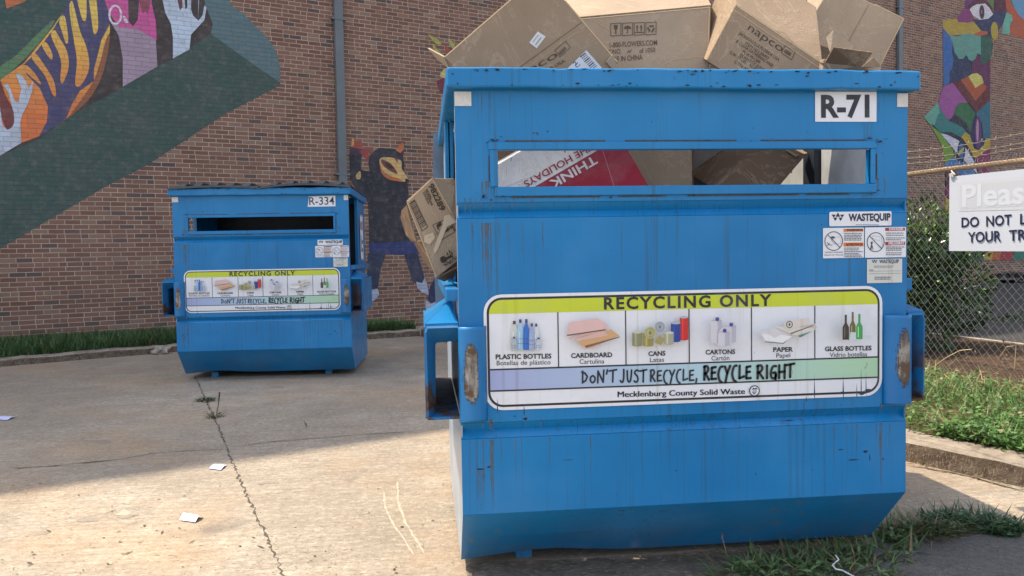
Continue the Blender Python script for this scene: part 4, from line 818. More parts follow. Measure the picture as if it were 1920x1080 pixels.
# side notice on R-334 right door
A = Art(lambda u, v, h: (BW+.007+h, u, v), .0006); A.rect(1.02,1.30,1.36,1.84,WHT); A.stroke([(1.03,1.31),(1.35,1.31),(1.35,1.83),(1.03,1.83),(1.03,1.31)], .01, (40,60,120)); A.text('NO', (1.07,1.66), (1.31,1.66), .11, (176,40,50), .03); A.rect(1.10,1.40,1.14,1.60,(60,70,130)); A.rect(1.18,1.40,1.28,1.44,(60,70,130)); A.rect(1.18,1.50,1.28,1.54,(60,70,130)); A.build('door_notice', M['decal'], binB)
A = Art(lambda u, v, h: (BW+.128+h, u, v), .0006); A.rect(.10,.84,.42,1.04,WHT)
for k in range(3): A.rect(.14,.88+k*.05,.38,.895+k*.05,(90,92,110))
A.build('pocket_label', M['decal'], binB)
for k in range(2):
    x0, x1 = (-.02, .905) if k == 0 else (.925, 1.85); mb = MB(); n = 12
    def lz(t, y): return ZRT+.012 + .030*math.sin(math.pi*min(1, max(0, t)))*(1 if k else .55) + (.012 if y > .1 else 0) - (.012 if y < -.04 else 0)
    ys = [-.07,-.045,.0,.12,.8,BD+.02]
    for i in range(n):
        for j in range(len(ys)-1):
            p = lambda a, b: (x0+(x1-x0)*a/n, ys[b], lz(a/n, ys[b]))
            mb.face([p(i,j),p(i+1,j),p(i+1,j+1),p(i,j+1)])
    lo = mb.build('lid', M['lid'], binB, solid=.018)
    rb = MB()
    for i in range(5):
        t = .14+.18*i; x = x0+(x1-x0)*t; z = lz(t, .5); rb.hexa([(x-.05,-.03,z-.01),(x+.03,-.03,z-.01),(x+.05,.02,z+.028),(x-.03,.02,z+.028),(x-.05,BD,z-.01),(x+.03,BD,z-.01),(x+.05,BD-.04,z+.028),(x-.03,BD-.04,z+.028)])
    rb.build('lid_rib', M['lid'], lo, bevel=.006)
binA.location.z = -DZ
for ch in binB.children:
    pass
binB.location = (-2.7377, 5.7816, .0150-DZ); binB.rotation_euler = (-.0048, -.0003, -.0323)

# ================================================================== CARDBOARD BOXES
class Box:
    """crushable carton: front quad given by photo pixels and depth, body going back"""
    def __init__(s, quad, Y, back, name, label, mat, cat='cardboard box', group='cardboard boxes in the dumpster', bev=.004, front_open=False):
        Ys = Y if isinstance(Y, (list, tuple)) else [Y]*4
        s.F = [onY(p[0], p[1], y) for p, y in zip(quad, Ys)]     # TL TR BR BL in reading order
        s.B = [p + np.array(b) for p, b in zip(s.F, back if isinstance(back[0], (list, tuple)) else [back]*4)]
        c = sum(s.F + s.B)/8; s.c = c
        s.root = empty(name, c); tag(s.root, label, cat, group)
        mb = MB(); rel = lambda P: [p-c for p in P]
        F, B = rel(s.F), rel(s.B)
        grid = 6
        def patch(a, b, c_, d):
            for i in range(grid):
                for j in range(grid):
                    w = lambda u, v: a*(1-u)*(1-v)+b*u*(1-v)+c_*u*v+d*(1-u)*v
                    mb.face([w(i/grid,j/grid), w((i+1)/grid,j/grid), w((i+1)/grid,(j+1)/grid), w(i/grid,(j+1)/grid)][::-1])
        patch(F[0],F[1],F[2],F[3]); patch(B[1],B[0],B[3],B[2]); patch(B[0],B[1],F[1],F[0]); patch(F[3],F[2],B[2],B[3]); patch(B[0],F[0],F[3],B[3]); patch(F[1],B[1],B[2],F[2])
        me = mb.build('carton_body', mat, s.root)
        bm = bmesh.new(); bm.from_mesh(me.data); bmesh.ops.remove_doubles(bm, verts=bm.verts, dist=1e-5); bmesh.ops.recalc_face_normals(bm, faces=bm.faces); bm.to_mesh(me.data); bm.free()
        if bev: md = me.modifiers.new('bevel', 'BEVEL'); md.width = bev; md.segments = 2; md.limit_method = 'ANGLE'; md.angle_limit = .6
        n = np.cross(s.F[1]-s.F[0], s.F[3]-s.F[0]); n /= np.linalg.norm(n)
        if np.dot(n, CAM-c) < 0: n = -n
        s.n = n; s.w = np.linalg.norm(s.F[1]-s.F[0]); s.h = np.linalg.norm(s.F[3]-s.F[0])
    def art(s, name='printing', mat=None):
        """u from left, v from the top, both 0..1"""
        def fn(u, v, h):
            a, b, c_, d = s.F; p = a*(1-u)*(1-v)+b*u*(1-v)+c_*u*v+d*(1-u)*v; return p + s.n*(.0022+h) - s.c
        A = Art(fn, .0004); A.flip = True; return A
    def uv(s, x, y):
        """pixel to face coordinates"""
        a, b, c_, d = s.F; n = np.cross(b-a, d-a); P = hit(x, y, a, n); u, v = .5, .5
        for _ in range(12):
            p = a*(1-u)*(1-v)+b*u*(1-v)+c_*u*v+d*(1-u)*v; du = (b-a)*(1-v)+(c_-d)*v; dv = (d-a)*(1-u)+(c_-b)*u
            sol = np.linalg.lstsq(np.array([du, dv]).T, P-p, rcond=None)[0]; u += sol[0]; v += sol[1]
        return (u, v)
    def flap(s, pts, Ys, mat, name='flap', thick=.006):
        mb = MB(); P = [onY(p[0], p[1], y) - s.c for p, y in zip(pts, Ys)] if not isinstance(pts[0], np.ndarray) else [p-s.c for p in pts]
        mb.face(P); return mb.build(name, mat, s.root, solid=thick)
    def text(s, A, txt, p0, p1, cap, col=(62,52,48), bold=0, sp=1.):
        """baseline from pixel p0 to p1, cap height in pixels; drawn through the face plane"""
        q0, q1 = s.uv(*p0), s.uv(*p1)
        d = np.array(p1, float)-np.array(p0, float); d /= np.linalg.norm(d); upx = np.array([d[1], -d[0]])*cap
        q2 = s.uv(p0[0]+upx[0], p0[1]+upx[1])
        tv, tf, wd, ch = glyphs(txt, bold, sp); A.layer += 1; h = A.layer*A.step; k = len(A.v)
        for x, y in tv: A.v.append(tuple(A.fn(q0[0]+(q1[0]-q0[0])*x/wd+(q2[0]-q0[0])*y/ch, q0[1]+(q1[1]-q0[1])*x/wd+(q2[1]-q0[1])*y/ch, h)))
        for f in tf: A.f.append(tuple(i+k for i in f)); A.m.append(0); A.c.append([lin(col)]*len(f))
        A.hold()
    def pp(s, A, pts, col): A.poly([s.uv(*p) for p in pts], col)
    def ln(s, A, pts, w, col):
        """line w pixels wide"""
        for a, b in zip(pts[:-1], pts[1:]):
            a, b = np.array(a, float), np.array(b, float); d = b-a; d /= np.linalg.norm(d); q = np.array([-d[1], d[0]])*w/2; s.pp(A, [a+q-d*w*.3, b+q+d*w*.3, b-q+d*w*.3, a-q-d*w*.3], col); A.hold()
INKB = (66,54,46)
# 1 big tilted carton, left on top
b1 = Box([(833,106),(1014,-51),(1160,117),(979,273)], [.35,.35,.42,.42], (.02,.36,.06), 'cardboard_box', 'big brown carton tilted on its corner at the top left, with two white stickers', M['card'])
A = b1.art()
b1.ln(A, [(912,172),(1090,42)], 1.2, (112,88,64)); b1.ln(A, [(918,178),(1098,48)], .8, (190,160,124))
b1.ln(A, [(834,107),(1012,-47)], 1.6, (212,186,148)); b1.ln(A, [(1060,2),(1157,116)], 2.0, (205,178,140)); b1.ln(A, [(870,70),(876,82)], .8, (206,180,144)); b1.ln(A, [(890,54),(897,66)], .8, (206,180,144))
b1.pp(A, [(992,80),(1008,59),(1023,69),(1006,91)], (214,214,214)); b1.ln(A, [(999,79),(1009,66)], 2, (168,168,170)); b1.ln(A, [(1004,84),(1014,71)], 1.6, (120,120,124))
b1.text(A, 'napco', (958,158), (1046,106), 13, INKB, -.008); b1.text(A, 'JACKSONVILLE, FLORIDA USA', (920,192), (1060,116), 5.4, INKB, 0)
b1.ln(A, [(1040,95),(1060,77),(1069,89),(1050,107),(1040,95)], .8, INKB)
for k in range(6): b1.ln(A, [(1047+k*2.1,99-k*2.1),(1051+k*2.1,103-k*2.1)], 1.2, INKB)
b1.pp(A, [(1062,130),(1099,94),(1128,127),(1092,163)], (206,210,220))
for k in range(9): b1.ln(A, [(1088+k*2.6,107+k*2.9),(1097+k*2.6,100+k*2.9)], 1.3 if k % 3 else 2.2, (52,52,60))
b1.text(A, '2', (1078,124), (1083,119), 7, (60,60,70)); b1.text(A, 'C', (1082,128), (1088,121), 7, (60,60,70))
A.build('printing', M['boxart'], b1.root)
b1.flap([(833,106),(845,130),(822,112),(806,93),(803,90)], [.36,.40,.48,.50,.50], M['card2'])
# 2 carton with shipping marks
b2 = Box([(1058,37),(1333,12),(1327,260),(1050,270)], [.72,.66,.60,.66], (0,.42,.02), 'cardboard_box', 'upright grey-brown carton in the middle on top, printed MADE IN CHINA and four handling symbols', M['card2'])
b1.flap([(1148,102),(1160,117),(1150,132),(1136,116)], [.41,.43,.42,.40], M['card2'])
A = b2.art(); C2 = (84,72,62)
def sqr(x0, y0, x1, y1): b2.ln(A, [(x0,y0+.6),(x1,y0-.6),(x1,y1-.6),(x0,y1+.6),(x0,y0+.6)], 1.1, C2)
for x in (1145,1167,1189,1211): sqr(x,44-(x-1145)*.03,x+19,67-(x-1145)*.03)
b2.pp(A, [(1151,47),(1158,47),(1158,53),(1155.5,56),(1155.5,62),(1158,63),(1151,63),(1153.5,62),(1153.5,56),(1151,53)], C2)
b2.pp(A, [(1169,54),(1172,49.5),(1176.5,48),(1181,49.5),(1184,54)], C2); b2.ln(A, [(1176.5,54),(1176.5,62),(1174.5,62)], 1, C2)
for x in (1194.5, 1202): b2.pp(A, [(x-2.4,51.5),(x,46.5),(x+2.4,51.5),(x+1,51.5),(x+1,58.5),(x-1,58.5),(x-1,51.5)], C2)
b2.ln(A, [(1191,61),(1206,61)], 1.6, C2)
for a in (90, 210, 330): cx, cy = 1220.5+4.6*math.cos(math.radians(a)), 54-4.6*math.sin(math.radians(a)); d = math.radians(a+90); b2.ln(A, [(cx-4*math.cos(d),cy+4*math.sin(d)),(cx+2.6*math.cos(d),cy-2.6*math.sin(d))], 3, C2)
A.build('handling_symbols', M['boxart'], b2.root); A = b2.art()
b2.text(A, '1-800-FLOWERS.COM', (1143.5,89.5), (1232,84.5), 9.4, C2, .004); b2.text(A, 'C/NO.', (1141,102.5), (1165,100.5), 9, C2); b2.text(A, 'of 1050', (1199,100), (1228.5,97.5), 8.6, C2); b2.ln(A, [(1176,99),(1179,95),(1181,99),(1184,93)], 1, (60,60,80)); b2.text(A, 'MADE IN CHINA', (1137,116.5), (1205,111.8), 9.2, C2, .004)
b2.ln(A, [(1062,38.5),(1330,14)], 1.6, (212,188,152)); b2.ln(A, [(1330,16),(1326,122)], 1.4, (206,180,144)); b2.ln(A, [(1240,124),(1262,112),(1285,109),(1325,105)], .9, (196,168,134)); b2.ln(A, [(1110,36),(1150,60)], .8, (190,160,128))
A.build('printing', M['boxart'], b2.root)
tl, tr = b2.F[0], b2.F[1]
b2.flap([tl+np.array([0,0,.004]), tr+np.array([0,0,.004]), tr+np.array([.03,.26,.20]), tl+np.array([.05,.26,.20])], None, M['card2'])
# 3 carton lying on its edge with long product print
b3 = Box([(1380,8),(1543,118),(1486,222),(1324,113)], [.50,.34,.42,.56], [(.05,.18,.30),(.06,.18,.30),(.06,.30,.10),(.05,.30,.10)], 'cardboard_box', 'brown carton tipped forward right of centre on top, printed napco and product lines', M['card'])
A = b3.art(); n3 = np.array([163.,110.]); n3 /= np.linalg.norm(n3)
def t3(s, x, y, L, cap, bold=0): b3.text(A, s, (x, y), (x+n3[0]*L, y+n3[1]*L), cap, INKB, bold)
t3('napco', 1401, 55, 76, 14, -.008); t3('JACKSONVILLE,FLORIDA USA', 1384.5, 64, 90, 5.8, .0); t3('ITEM NO:29497', 1396.5, 83, 52, 5.8, .0); t3('8" CLEAR GATHERING VASE', 1379, 79.5, 82, 5.8, .0); t3('PO#:451289', 1391.5, 98, 38, 5.8, .0); t3('QUANTITY: 8 PCS', 1386, 104, 54, 5.8, .0); t3('G.W.:17 LBS', 1367, 99.5, 36, 5.8, .0); t3('N.W.:', 1404, 124, 20, 5.8, .0); t3('CTN SIZE:', 1376, 117, 40, 5.8, .0)
b3.ln(A, [(1472,85),(1491,97),(1484,112),(1465,99),(1472,85)], .9, INKB)
for k in range(6): b3.ln(A, [(1473+k*2,92.5+k*1.35),(1470.5+k*2,98+k*1.35)], 1.2, INKB)
b3.ln(A, [(1382,11),(1540,118)], 1.5, (206,180,142)); b3.ln(A, [(1379,11),(1330,104)], 1.3, (206,180,142)); b3.ln(A, [(1378,20),(1536,127)], 1.6, (186,158,124)); b3.ln(A, [(1448,56),(1470,62),(1490,82)], 2.4, (190,164,132)); A.build('printing', M['boxart'], b3.root)
# 4 tall open panel carton, right
b4 = Box([(1560,-30),(1697,35),(1648,128),(1500,70)], [.78,.70,.72,.80], (.03,.30,.03), 'cardboard_box', 'tall leaning carton panel at the far right on top of the heap', M['card2'])
A = b4.art(); b4.ln(A, [(1640,8),(1694,35),(1650,124)], 1.5, (200,172,134)); b4.ln(A, [(1628,10),(1590,80)], .9, (130,102,74)); b4.ln(A, [(1600,-5),(1560,70)], .7, (186,156,120)); A.build('printing', M['boxart'], b4.root)
b4.flap([(1651,125),(1636,108),(1612,128),(1650,134)], [.68,.62,.58,.62], M['card'])
# 5 small torn carton with dark grey flap
b5 = Box([(1544,110),(1600,118),(1598,190),(1540,180)], [.30,.30,.30,.30], (.03,.22,.02), 'cardboard_box', 'small torn carton with open dark flaps at the right edge of the heap', M['card'])
b5.flap([(1563,88),(1636,98),(1612,128),(1545,120)], [.22,.26,.30,.30], M['card3']); b5.flap([(1550,70),(1562,58),(1601,86),(1590,98),(1556,96)], [.34,.34,.36,.34,.32], M['card2']); b5.flap([(1558,50),(1578,62),(1585,75),(1560,66)], [.38,.38,.38,.38], M['card2']); b5.flap([(1536,117),(1600,124),(1640,127),(1560,135)], [.20,.20,.22,.2], M['card3'])
# 6 carton hanging out of the left door
b6 = Box([(810,333),(884,468),(818,521),(761,377)], [.22,.30,.30,.26], (.10,.26,.02), 'cardboard_box', 'battered taped carton numbered 982289 hanging out of the left side door', M['card2'])
A = b6.art(); n6 = np.array([50.,107.]); n6 /= np.linalg.norm(n6)
def t6(s, x, y, L, cap, bold=0, c_=(70,60,54)): b6.text(A, s, (x, y), (x+n6[0]*L, y+n6[1]*L), cap, c_, bold)
t6('982289', 802.5, 347, 54, 10.5, .03); t6('DOZEN', 798, 355, 20, 3.8, .02); t6('DOUZAINE', 796, 358, 30, 3.8, .02); t6('DOCENA', 792.5, 361, 24, 3.8, .02)
b6.ln(A, [(769,381),(777,374),(802,424),(792,432),(769,381)], 1.2, (70,60,54))
for k in range(15): f = k/15; b6.ln(A, [(770.5+f*22,381+f*47),(777+f*23,376.5+f*46)], 1.1 if k % 3 else 2, (60,52,48))
b6.ln(A, [(811,421),(840,408),(852,434),(827,449),(811,421)], 1.1, (70,60,54)); b6.pp(A, [(818,421),(826,414),(828,421),(822,425),(824,430),(820,428)], (60,52,48))
for x, y in ((829,436),(835,432)): b6.pp(A, [(x,y),(x+9,y-7),(x+7,y-8),(x+13,y-9),(x+11,y-3),(x+10,y-5.5),(x+2,y+2)], (60,52,48))
t6('FRAGILE', 841, 409, 26, 3.6, .02); b6.pp(A, smooth_pts([(824,482),(829,478),(836,480),(842,477),(846,480),(838,484),(834,489),(827,490)], 3), (60,52,48))
for x, y in ((838,474),(842,470),(846,473),(844,477),(847,479)): q = b6.uv(x, y); A.ell(q[0], q[1], .022, .014, (60,52,48), 8); A.hold()
b6.text(A, 'FLORAL', (853,479), (829,494), 5.6, (60,52,48), .02)
b6.pp(A, [(833,404),(843,401),(855,416),(838,424),(822,462),(815,474),(812,466),(822,440),(830,420)], (196,180,160)); b6.pp(A, [(796,440),(812,434),(816,444),(806,456),(796,452)], (196,178,156))
b6.ln(A, [(809,336),(765,377)], 1.8, (206,182,146)); b6.ln(A, [(764,380),(816,516)], 1.6, (200,174,138)); b6.ln(A, [(812,337),(858,420)], 1.3, (200,174,138)); b6.ln(A, [(804,444),(872,410)], 1, (146,118,88)); A.build('printing', M['boxart'], b6.root)
b6.flap([(810,333),(852,350),(866,372),(868,428),(845,396)], [.225,.28,.32,.30,.25], M['card2'])
b6.flap([(764,384),(754,394),(752,408),(762,440),(772,452),(782,452),(770,415)], [.27,.34,.36,.36,.34,.28,.27], M['card3'])
b6.flap([(776,452),(790,452),(816,506),(810,508),(790,478)], [.33,.30,.30,.36,.38], M['card3']); b6.flap([(818,521),(858,500),(850,520),(832,527)], [.305,.31,.40,.40], M['card3'])
# 7 red and white carton behind the slot (print upside down)
def quad7():
    u = np.array([-.865,.50]); v = np.array([.50,.865]); c = np.array([1065.,323.])
    # reading TL,TR,BR,BL ; up = (+.50,+.865)
    U, V = 170, 74; return [tuple(c-u*110+v*V), tuple(c+u*U+v*V), tuple(c+u*U-v*80), tuple(c-u*110-v*80)]
b7 = Box(quad7(), [.20,.16,.22,.26], (0,.20,.02), 'printed_box', 'red and white printed carton lying upside down behind the slot', M['cardw'], 'printed box')
A = b7.art(); u7 = np.array([-.865,.50]); v7 = np.array([.50,.865])
base = np.array([1113.,291.]); L0 = base - u7*60; 
b7.pp(A, [tuple(L0-v7*4), tuple(L0+u7*250-v7*4), tuple(L0+u7*250+v7*150), tuple(L0+v7*150)], (150,30,52)); 
e = base+u7*98; b7.text(A, 'THINK', tuple(base), tuple(e), 17, (214,210,212), .02)
r0 = np.array([1100.,272.]); b7.text(A, 'THE HOLIDAYS', tuple(r0+np.array([8,-4])), tuple(r0+u7*138), 13, (150,30,52), .015)
b7.ln(A, [(1130,283),(1152,352)], 1, (196,120,130)); b7.ln(A, [(945,352),(1000,330)], .8, (176,176,186))
A.build('printing', M['boxart'], b7.root)
# 8..11 further cartons seen through the slot
b8 = Box([(1138,255),(1297,252),(1298,430),(1140,435)], [.34,.34,.34,.34], (.09,.30,0), 'cardboard_box', 'plain brown carton standing upright behind the middle of the slot', M['card'])
b9 = Box([(1455,268),(1512,290),(1420,398),(1335,352)], [.62,.55,.52,.60], (.0,.34,.10), 'cardboard_box', 'carton coloured dark with interior shade, leaning behind the right half of the slot', mat_card('shade_darkened_cardboard', (.15,.10,.07)))  # shade inside the bin is put into this carton's colour
b9.flap([(1466,276),(1488,274),(1514,288),(1493,293)], [.60,.80,.74,.53], M['card'])
b10 = Box([(925,235),(1060,250),(1010,420),(915,400)], [.60,.60,.60,.60], (.04,.30,.03), 'cardboard_box', 'brown carton corner behind the left end of the slot', M['card'])
b11 = Box([(1300,245),(1450,255),(1445,420),(1300,420)], [.95,.95,.95,.95], (.0,.30,0), 'cardboard_box', 'greyish carton deep behind the slot between two brown cartons', mat_card('grey_cardboard', (.32,.29,.28)))
# filler load so the heap is carried
for k, (lo, hi) in enumerate((((.25,.45,.35),(.80,1.0,.95)), ((.85,.40,.30),(1.55,1.1,1.10)), ((.30,1.05,.40),(1.0,1.55,1.45)), ((1.05,1.12,.40),(1.7,1.56,1.50)), ((.28,.48,.97),(.84,.98,1.34)), ((.92,.62,1.12),(1.50,1.08,1.38)))):
    root = empty('cardboard_box', tuple((np.array(lo)+np.array(hi))/2)); tag(root, 'brown carton buried deep inside the R-71 dumpster under the heap', 'cardboard box', 'cardboard boxes buried in the dumpster')
    c_ = (np.array(lo)+np.array(hi))/2; mb = MB(); mb.box(tuple(np.array(lo)-c_), tuple(np.array(hi)-c_)); mb.build('carton_body', M['card'], root, bevel=.006)
    f = MB(); h = np.array(hi)-c_; f.face([(-h[0],-h[1],h[2]+.003),(h[0],-h[1],h[2]+.003),(h[0],-.02,h[2]+.012),(-h[0],-.02,h[2]+.012)]); f.build('flap', M['card'], root, solid=.005)

# ================================================================== FENCE, BARBED WIRE, NOTICE
fen = empty('chain_link_fence', (FA[0], FA[1], .2)); fen.rotation_euler.z = math.atan2(FD[1], FD[0])
tag(fen, 'galvanised chain link fence with tan top rail and barbed wire beside the lawn', 'fence')
RZ = 1.985-.2; S0, S1 = -2.2, 4.6      # along fence from FA towards the camera side
mb = MB(); p = .0395; wr = .0019
nx = int((S1-S0)/(2*p)) + 1; rows = int(RZ/(2*p)) + 1
for i in range(nx+1):
    for side in (0, 1):
        path = []; x = S0 + i*2*p + (p if side else 0)
        for k in range(rows*2+1):
            zz = k*p; path.append((x + ((k+side) % 2)*p*(1 if True else 0) - p*.5, .003*((-1)**k), zz))
        mb.tube(path, wr, 3, False)
for i in range(nx*2): x = S0+i*p; mb.tube([(x,0,RZ),(x+random.uniform(-.012,.012),.0,RZ+.03),(x+random.uniform(-.02,.02),.012,RZ+.055)], wr, 3, False)
mb.build('wire_mesh', M['steel'], fen)
mb = MB(); mb.tube([(S0-.5+i*.6, .028, RZ-.005+.004*math.sin(i*1.7)) for i in range(13)], .022, 12); mb.build('top_rail', M['rail'], fen, smooth=True)
for s_ in (-1.45, 1.9, 4.6): mb = MB(); mb.tube([(s_,.06,-.25),(s_,.06,RZ+.02)], .03, 12); mb.tube([(s_,.06,RZ+.02),(s_,-.02,RZ+.34)], .012, 6); mb.build('post', M['steel'], fen, smooth=True)
def fz(x, y):   # height where a pixel meets the fence plane, and s
    P = hit(x, y, (*FA, 0), (*FN, 0)); return np.dot(P[:2]-FA, FD), P[2]-.2
for (xa, ya), (xb, yb) in (((1700,285),(1920,250)), ((1700,297),(1920,268)), ((1700,307),(1920,277))):
    sa, za = fz(xa, ya); sb, zb_ = fz(xb, yb); mb = MB(); P0 = np.array([sa,-.02,za]); P1 = np.array([sb,-.02,zb_]); d = (P1-P0)
    path = [tuple(P0 + d*(t) + np.array([0,.003*math.sin(t*90),.004*math.cos(t*90)-.02*math.sin(math.pi*max(0,min(1,t)))])) for t in np.linspace(-1.5, 3, 120)]
    mb.tube(path, .0022, 4, False)
    for t in np.linspace(-1.4, 2.9, 40):
        q = P0+d*t; mb.tube([tuple(q+np.array([-.006,.006,.010])), tuple(q), tuple(q+np.array([.006,-.006,-.009]))], .0014, 3, False); mb.tube([tuple(q+np.array([-.006,-.006,-.008])), tuple(q), tuple(q+np.array([.006,.006,.009]))], .0014, 3, False)
    mb.build('barbed_wire', M['barb'], fen)
# notice board hung on the near side
sA, zA = fz(1786.5, 331.5); sB, zB = fz(1787, 470.5); sC, zC = fz(1920, 317.5)
ntc = empty('notice_board', (*fpt(sA, .035), zA+.2)); ntc.rotation_euler.z = fen.rotation_euler.z
tag(ntc, 'white notice board reading DO NOT with a painted over first line, wired to the fence', 'sign')
HH = zA-zB; WW = 1.10; sl_ = (zC-zA)/(sC-sA)
mb = MB(); mb.col = lin((190,196,210)); side = -1 if FN[0]*(-FD[1])+FN[1]*FD[0] < 0 else 1   # local y sign of the kerb side
mb.hexa([(0,0,0),(WW,0,sl_*WW),(WW,0,sl_*WW-HH),(0,0,-HH),(0,.006,0),(WW,.006,sl_*WW),(WW,.006,sl_*WW-HH),(0,.006,-HH)]); mb.build('board', M['white'], ntc)
fy = -.0015 if side < 0 else .0075
def npx(x, y):
    P = hit(x, y, (*fpt(0,.037), 0), (*FN, 0)); return (np.dot(P[:2]-FA, FD)-sA, P[2]-.2-zA)
A = Art(lambda u, v, h: (u, (-.001-h) if side < 0 else (.007+h), v), .0006)
A.poly([npx(*q) for q in ((1794,343),(1930,329),(1930,393),(1797,396))], (190,194,204)); A.poly([npx(*q) for q in ((1800,348),(1930,336),(1930,386),(1801,392))], (184,189,199))
A.text('Pleas', npx(1803.5,390), npx(1921,383), .19, (192,198,210), .02); A.text('Pleas', npx(1804.5,389), npx(1920,382), .185, (195,201,213), .02)
A.text('DO', npx(1803,426.5), npx(1836,425), .083, (30,36,66), .02); A.text('NOT', npx(1849.5,424.5), npx(1897.5,421.5), .083, (30,36,66), .02); A.text('L', npx(1913,421), npx(1925,420.5), .083, (30,36,66), .02)
A.text('YOUR', npx(1815.5,455), npx(1878,452.5), .086, (30,36,66), .02); A.text('TR', npx(1893,452), npx(1925,450.5), .086, (30,36,66), .02)
A.build('lettering', M['white'], ntc)
mb = MB(); y_ = -.012 if side < 0 else .018
for k in range(5): a = random.uniform(0, 6); mb.tube([(.04+.03*math.cos(a), y_, .01+.02*math.sin(a)), (.05, y_*1.3, .03), (.04-.03*math.cos(a), y_, .02-.03*math.sin(a))], .006, 5)
mb.col = lin((200,205,215)); mb.build('wire_tie', M['tape'], ntc)

# ================================================================== SHRUB
def leaf(mb, c, d, up, L, w, col, cup=.15):
    d = d/np.linalg.norm(d); s_ = np.cross(d, up); ns = np.linalg.norm(s_); s_ = s_/ns if ns > 1e-6 else np.array([1,0,0]); n = np.cross(s_, d)
    a = c; b = c + d*L*.45 + s_*w*.5 + n*L*cup*.4; e = c + d*L - n*L*cup*.3; f = c + d*L*.45 - s_*w*.5 + n*L*cup*.4; mid = c + d*L*.5
    mb.raw([a, b, e, f, mid], [(0,1,4),(1,2,4),(2,3,4),(3,0,4)], col)
sc = np.array([5.02, 5.30, .19])
shr = empty('evergreen_shrub', tuple(sc)); tag(shr, 'dark glossy evergreen shrub with light green new shoots behind the fence', 'shrub')
mb = MB(); tips = []
for k in range(26):
    a = rng.uniform(0, 2*math.pi); r = rng.uniform(.15, .7)*.8; h = rng.uniform(.5, 1.35); tip = np.array([r*math.cos(a), r*math.sin(a), h]); mid = tip*np.array([.4,.4,.5]); mb.tube([(0.03*math.cos(a),0.03*math.sin(a),-.05), tuple(mid+rng.normal(0,.04,3)), tuple(tip)], [.022,.014,.006], 5)
mb.build('branches', M['twig'], shr)
mb = MB()
blobs = [(np.array([rng.uniform(-.8,.8), rng.uniform(-.7,.7), rng.uniform(.2,1.15)]), rng.uniform(.20,.36)) for _ in range(60)]
blobs = [(c, r) for c, r in blobs if (c[0]/.80)**2+(c[1]/.70)**2+((c[2]-.7)/.75)**2 < 1.05]
for _ in range(22000):
    c, r = blobs[rng.integers(len(blobs))]; d = rng.normal(0,1,3); d /= np.linalg.norm(d); p_ = c + d*r*rng.uniform(.6,1.02)
    if p_[2] < .04: continue
    new = rng.random() < .12 + .25*max(0, p_[2]-1.15); g = rng.uniform(.7, 1.3)
    col = (.12*g,.22*g,.04*g) if new else (.026*g,.068*g,.020*g)
    leaf(mb, p_, d+rng.normal(0,.6,3), rng.normal(0,1,3), rng.uniform(.04,.07), rng.uniform(.022,.036), col)
for _ in range(30):   # upright new shoots
    x0 = rng.uniform(-.55,.55); y0 = rng.uniform(-.5,.4); z0 = 1.12 - .35*(x0*x0+y0*y0); H = rng.uniform(.12,.40)*(1.3 if abs(x0+.25) < .2 else .7)
    for t in np.linspace(0, 1, 15):
        a = rng.uniform(0, 6.28); c = np.array([x0+.02*t, y0, z0+H*t]); g = rng.uniform(.8, 1.3)
        leaf(mb, c, np.array([math.cos(a), math.sin(a), .9]), rng.normal(0,1,3), rng.uniform(.04,.06), .022, (.15*g,.24*g,.045*g))
for _ in range(90):   # a side sprig
    t = rng.random(); c = np.array([.50+.55*t, -.30-.22*t, .22+.10*t]); leaf(mb, c+rng.normal(0,.03,3), rng.normal(0,1,3)+np.array([.6,-.3,.3]), rng.normal(0,1,3), .06, .028, (.025,.055,.02))
mb.build('foliage', M['shrub'], shr); shr.scale = (1.05, 1.0, 1.16)

# ================================================================== GRASS, WEEDS
def blade(mb, p, L, w, lean, az, col, bend=.5):
    d = np.array([math.cos(az), math.sin(az), 0]); s_ = np.array([-d[1], d[0], 0])*w*.5; q = []
    for t in (0, .5, 1):
        c = p + d*L*lean*(t+bend*t*t) + np.array([0,0,L*t*(1-.35*bend*lean*t)]); q.append(c)
    mb.raw([q[0]-s_, q[0]+s_, q[1]+s_*.8, q[1]-s_*.8, q[2]], [(0,1,2,3),(3,2,4)], col)
def gcol(dry=.08, base=(.055,.115,.028)):
    g = rng.uniform(.6, 1.35)
    if rng.random() < dry: return (.26*g,.20*g,.10*g)
    return (base[0]*g*rng.uniform(.8,1.3), base[1]*g, base[2]*g)
mb = MB()      # strip of lawn along the wall
for _ in range(26000):
    k = rng.integers(1, len(LA)-1); t = rng.random(); f = rng.random()**1.0; a = np.array(LA[k])*(1-t)+np.array(LA[k+1])*t; b = np.array(LB[k])*(1-t)+np.array(LB[k+1])*t
    p_ = a*(1-f)+b*f; p_[0] += rng.normal(0,.03); p_ += np.array([WN[0],WN[1],0])*(.07 if f > .93 else 0)
    blade(mb, p_-np.array([0,0,.01]), rng.uniform(.09,.24), rng.uniform(.008,.014), rng.uniform(.2,.9), rng.uniform(0,6.28), gcol(.04,(.062,.135,.045)))
tag(mb.build('grass', M['veg']), kind='stuff')
mb = MB()      # rough lawn on the bank
def bankpt(s, f):
    a = np.array([np.interp(s, [0,1], [1.9,3.9]), 0, 0])
    ka = [np.array(RA[i]) for i in range(len(RA))]
    j = int(s); j = min(j, len(ka)-2); t = s-j; a = ka[j]*(1-t)+ka[j+1]*t; b = np.array(RB[j])*(1-t)+np.array(RB[j+1])*t; return a*(1-f)+b*f
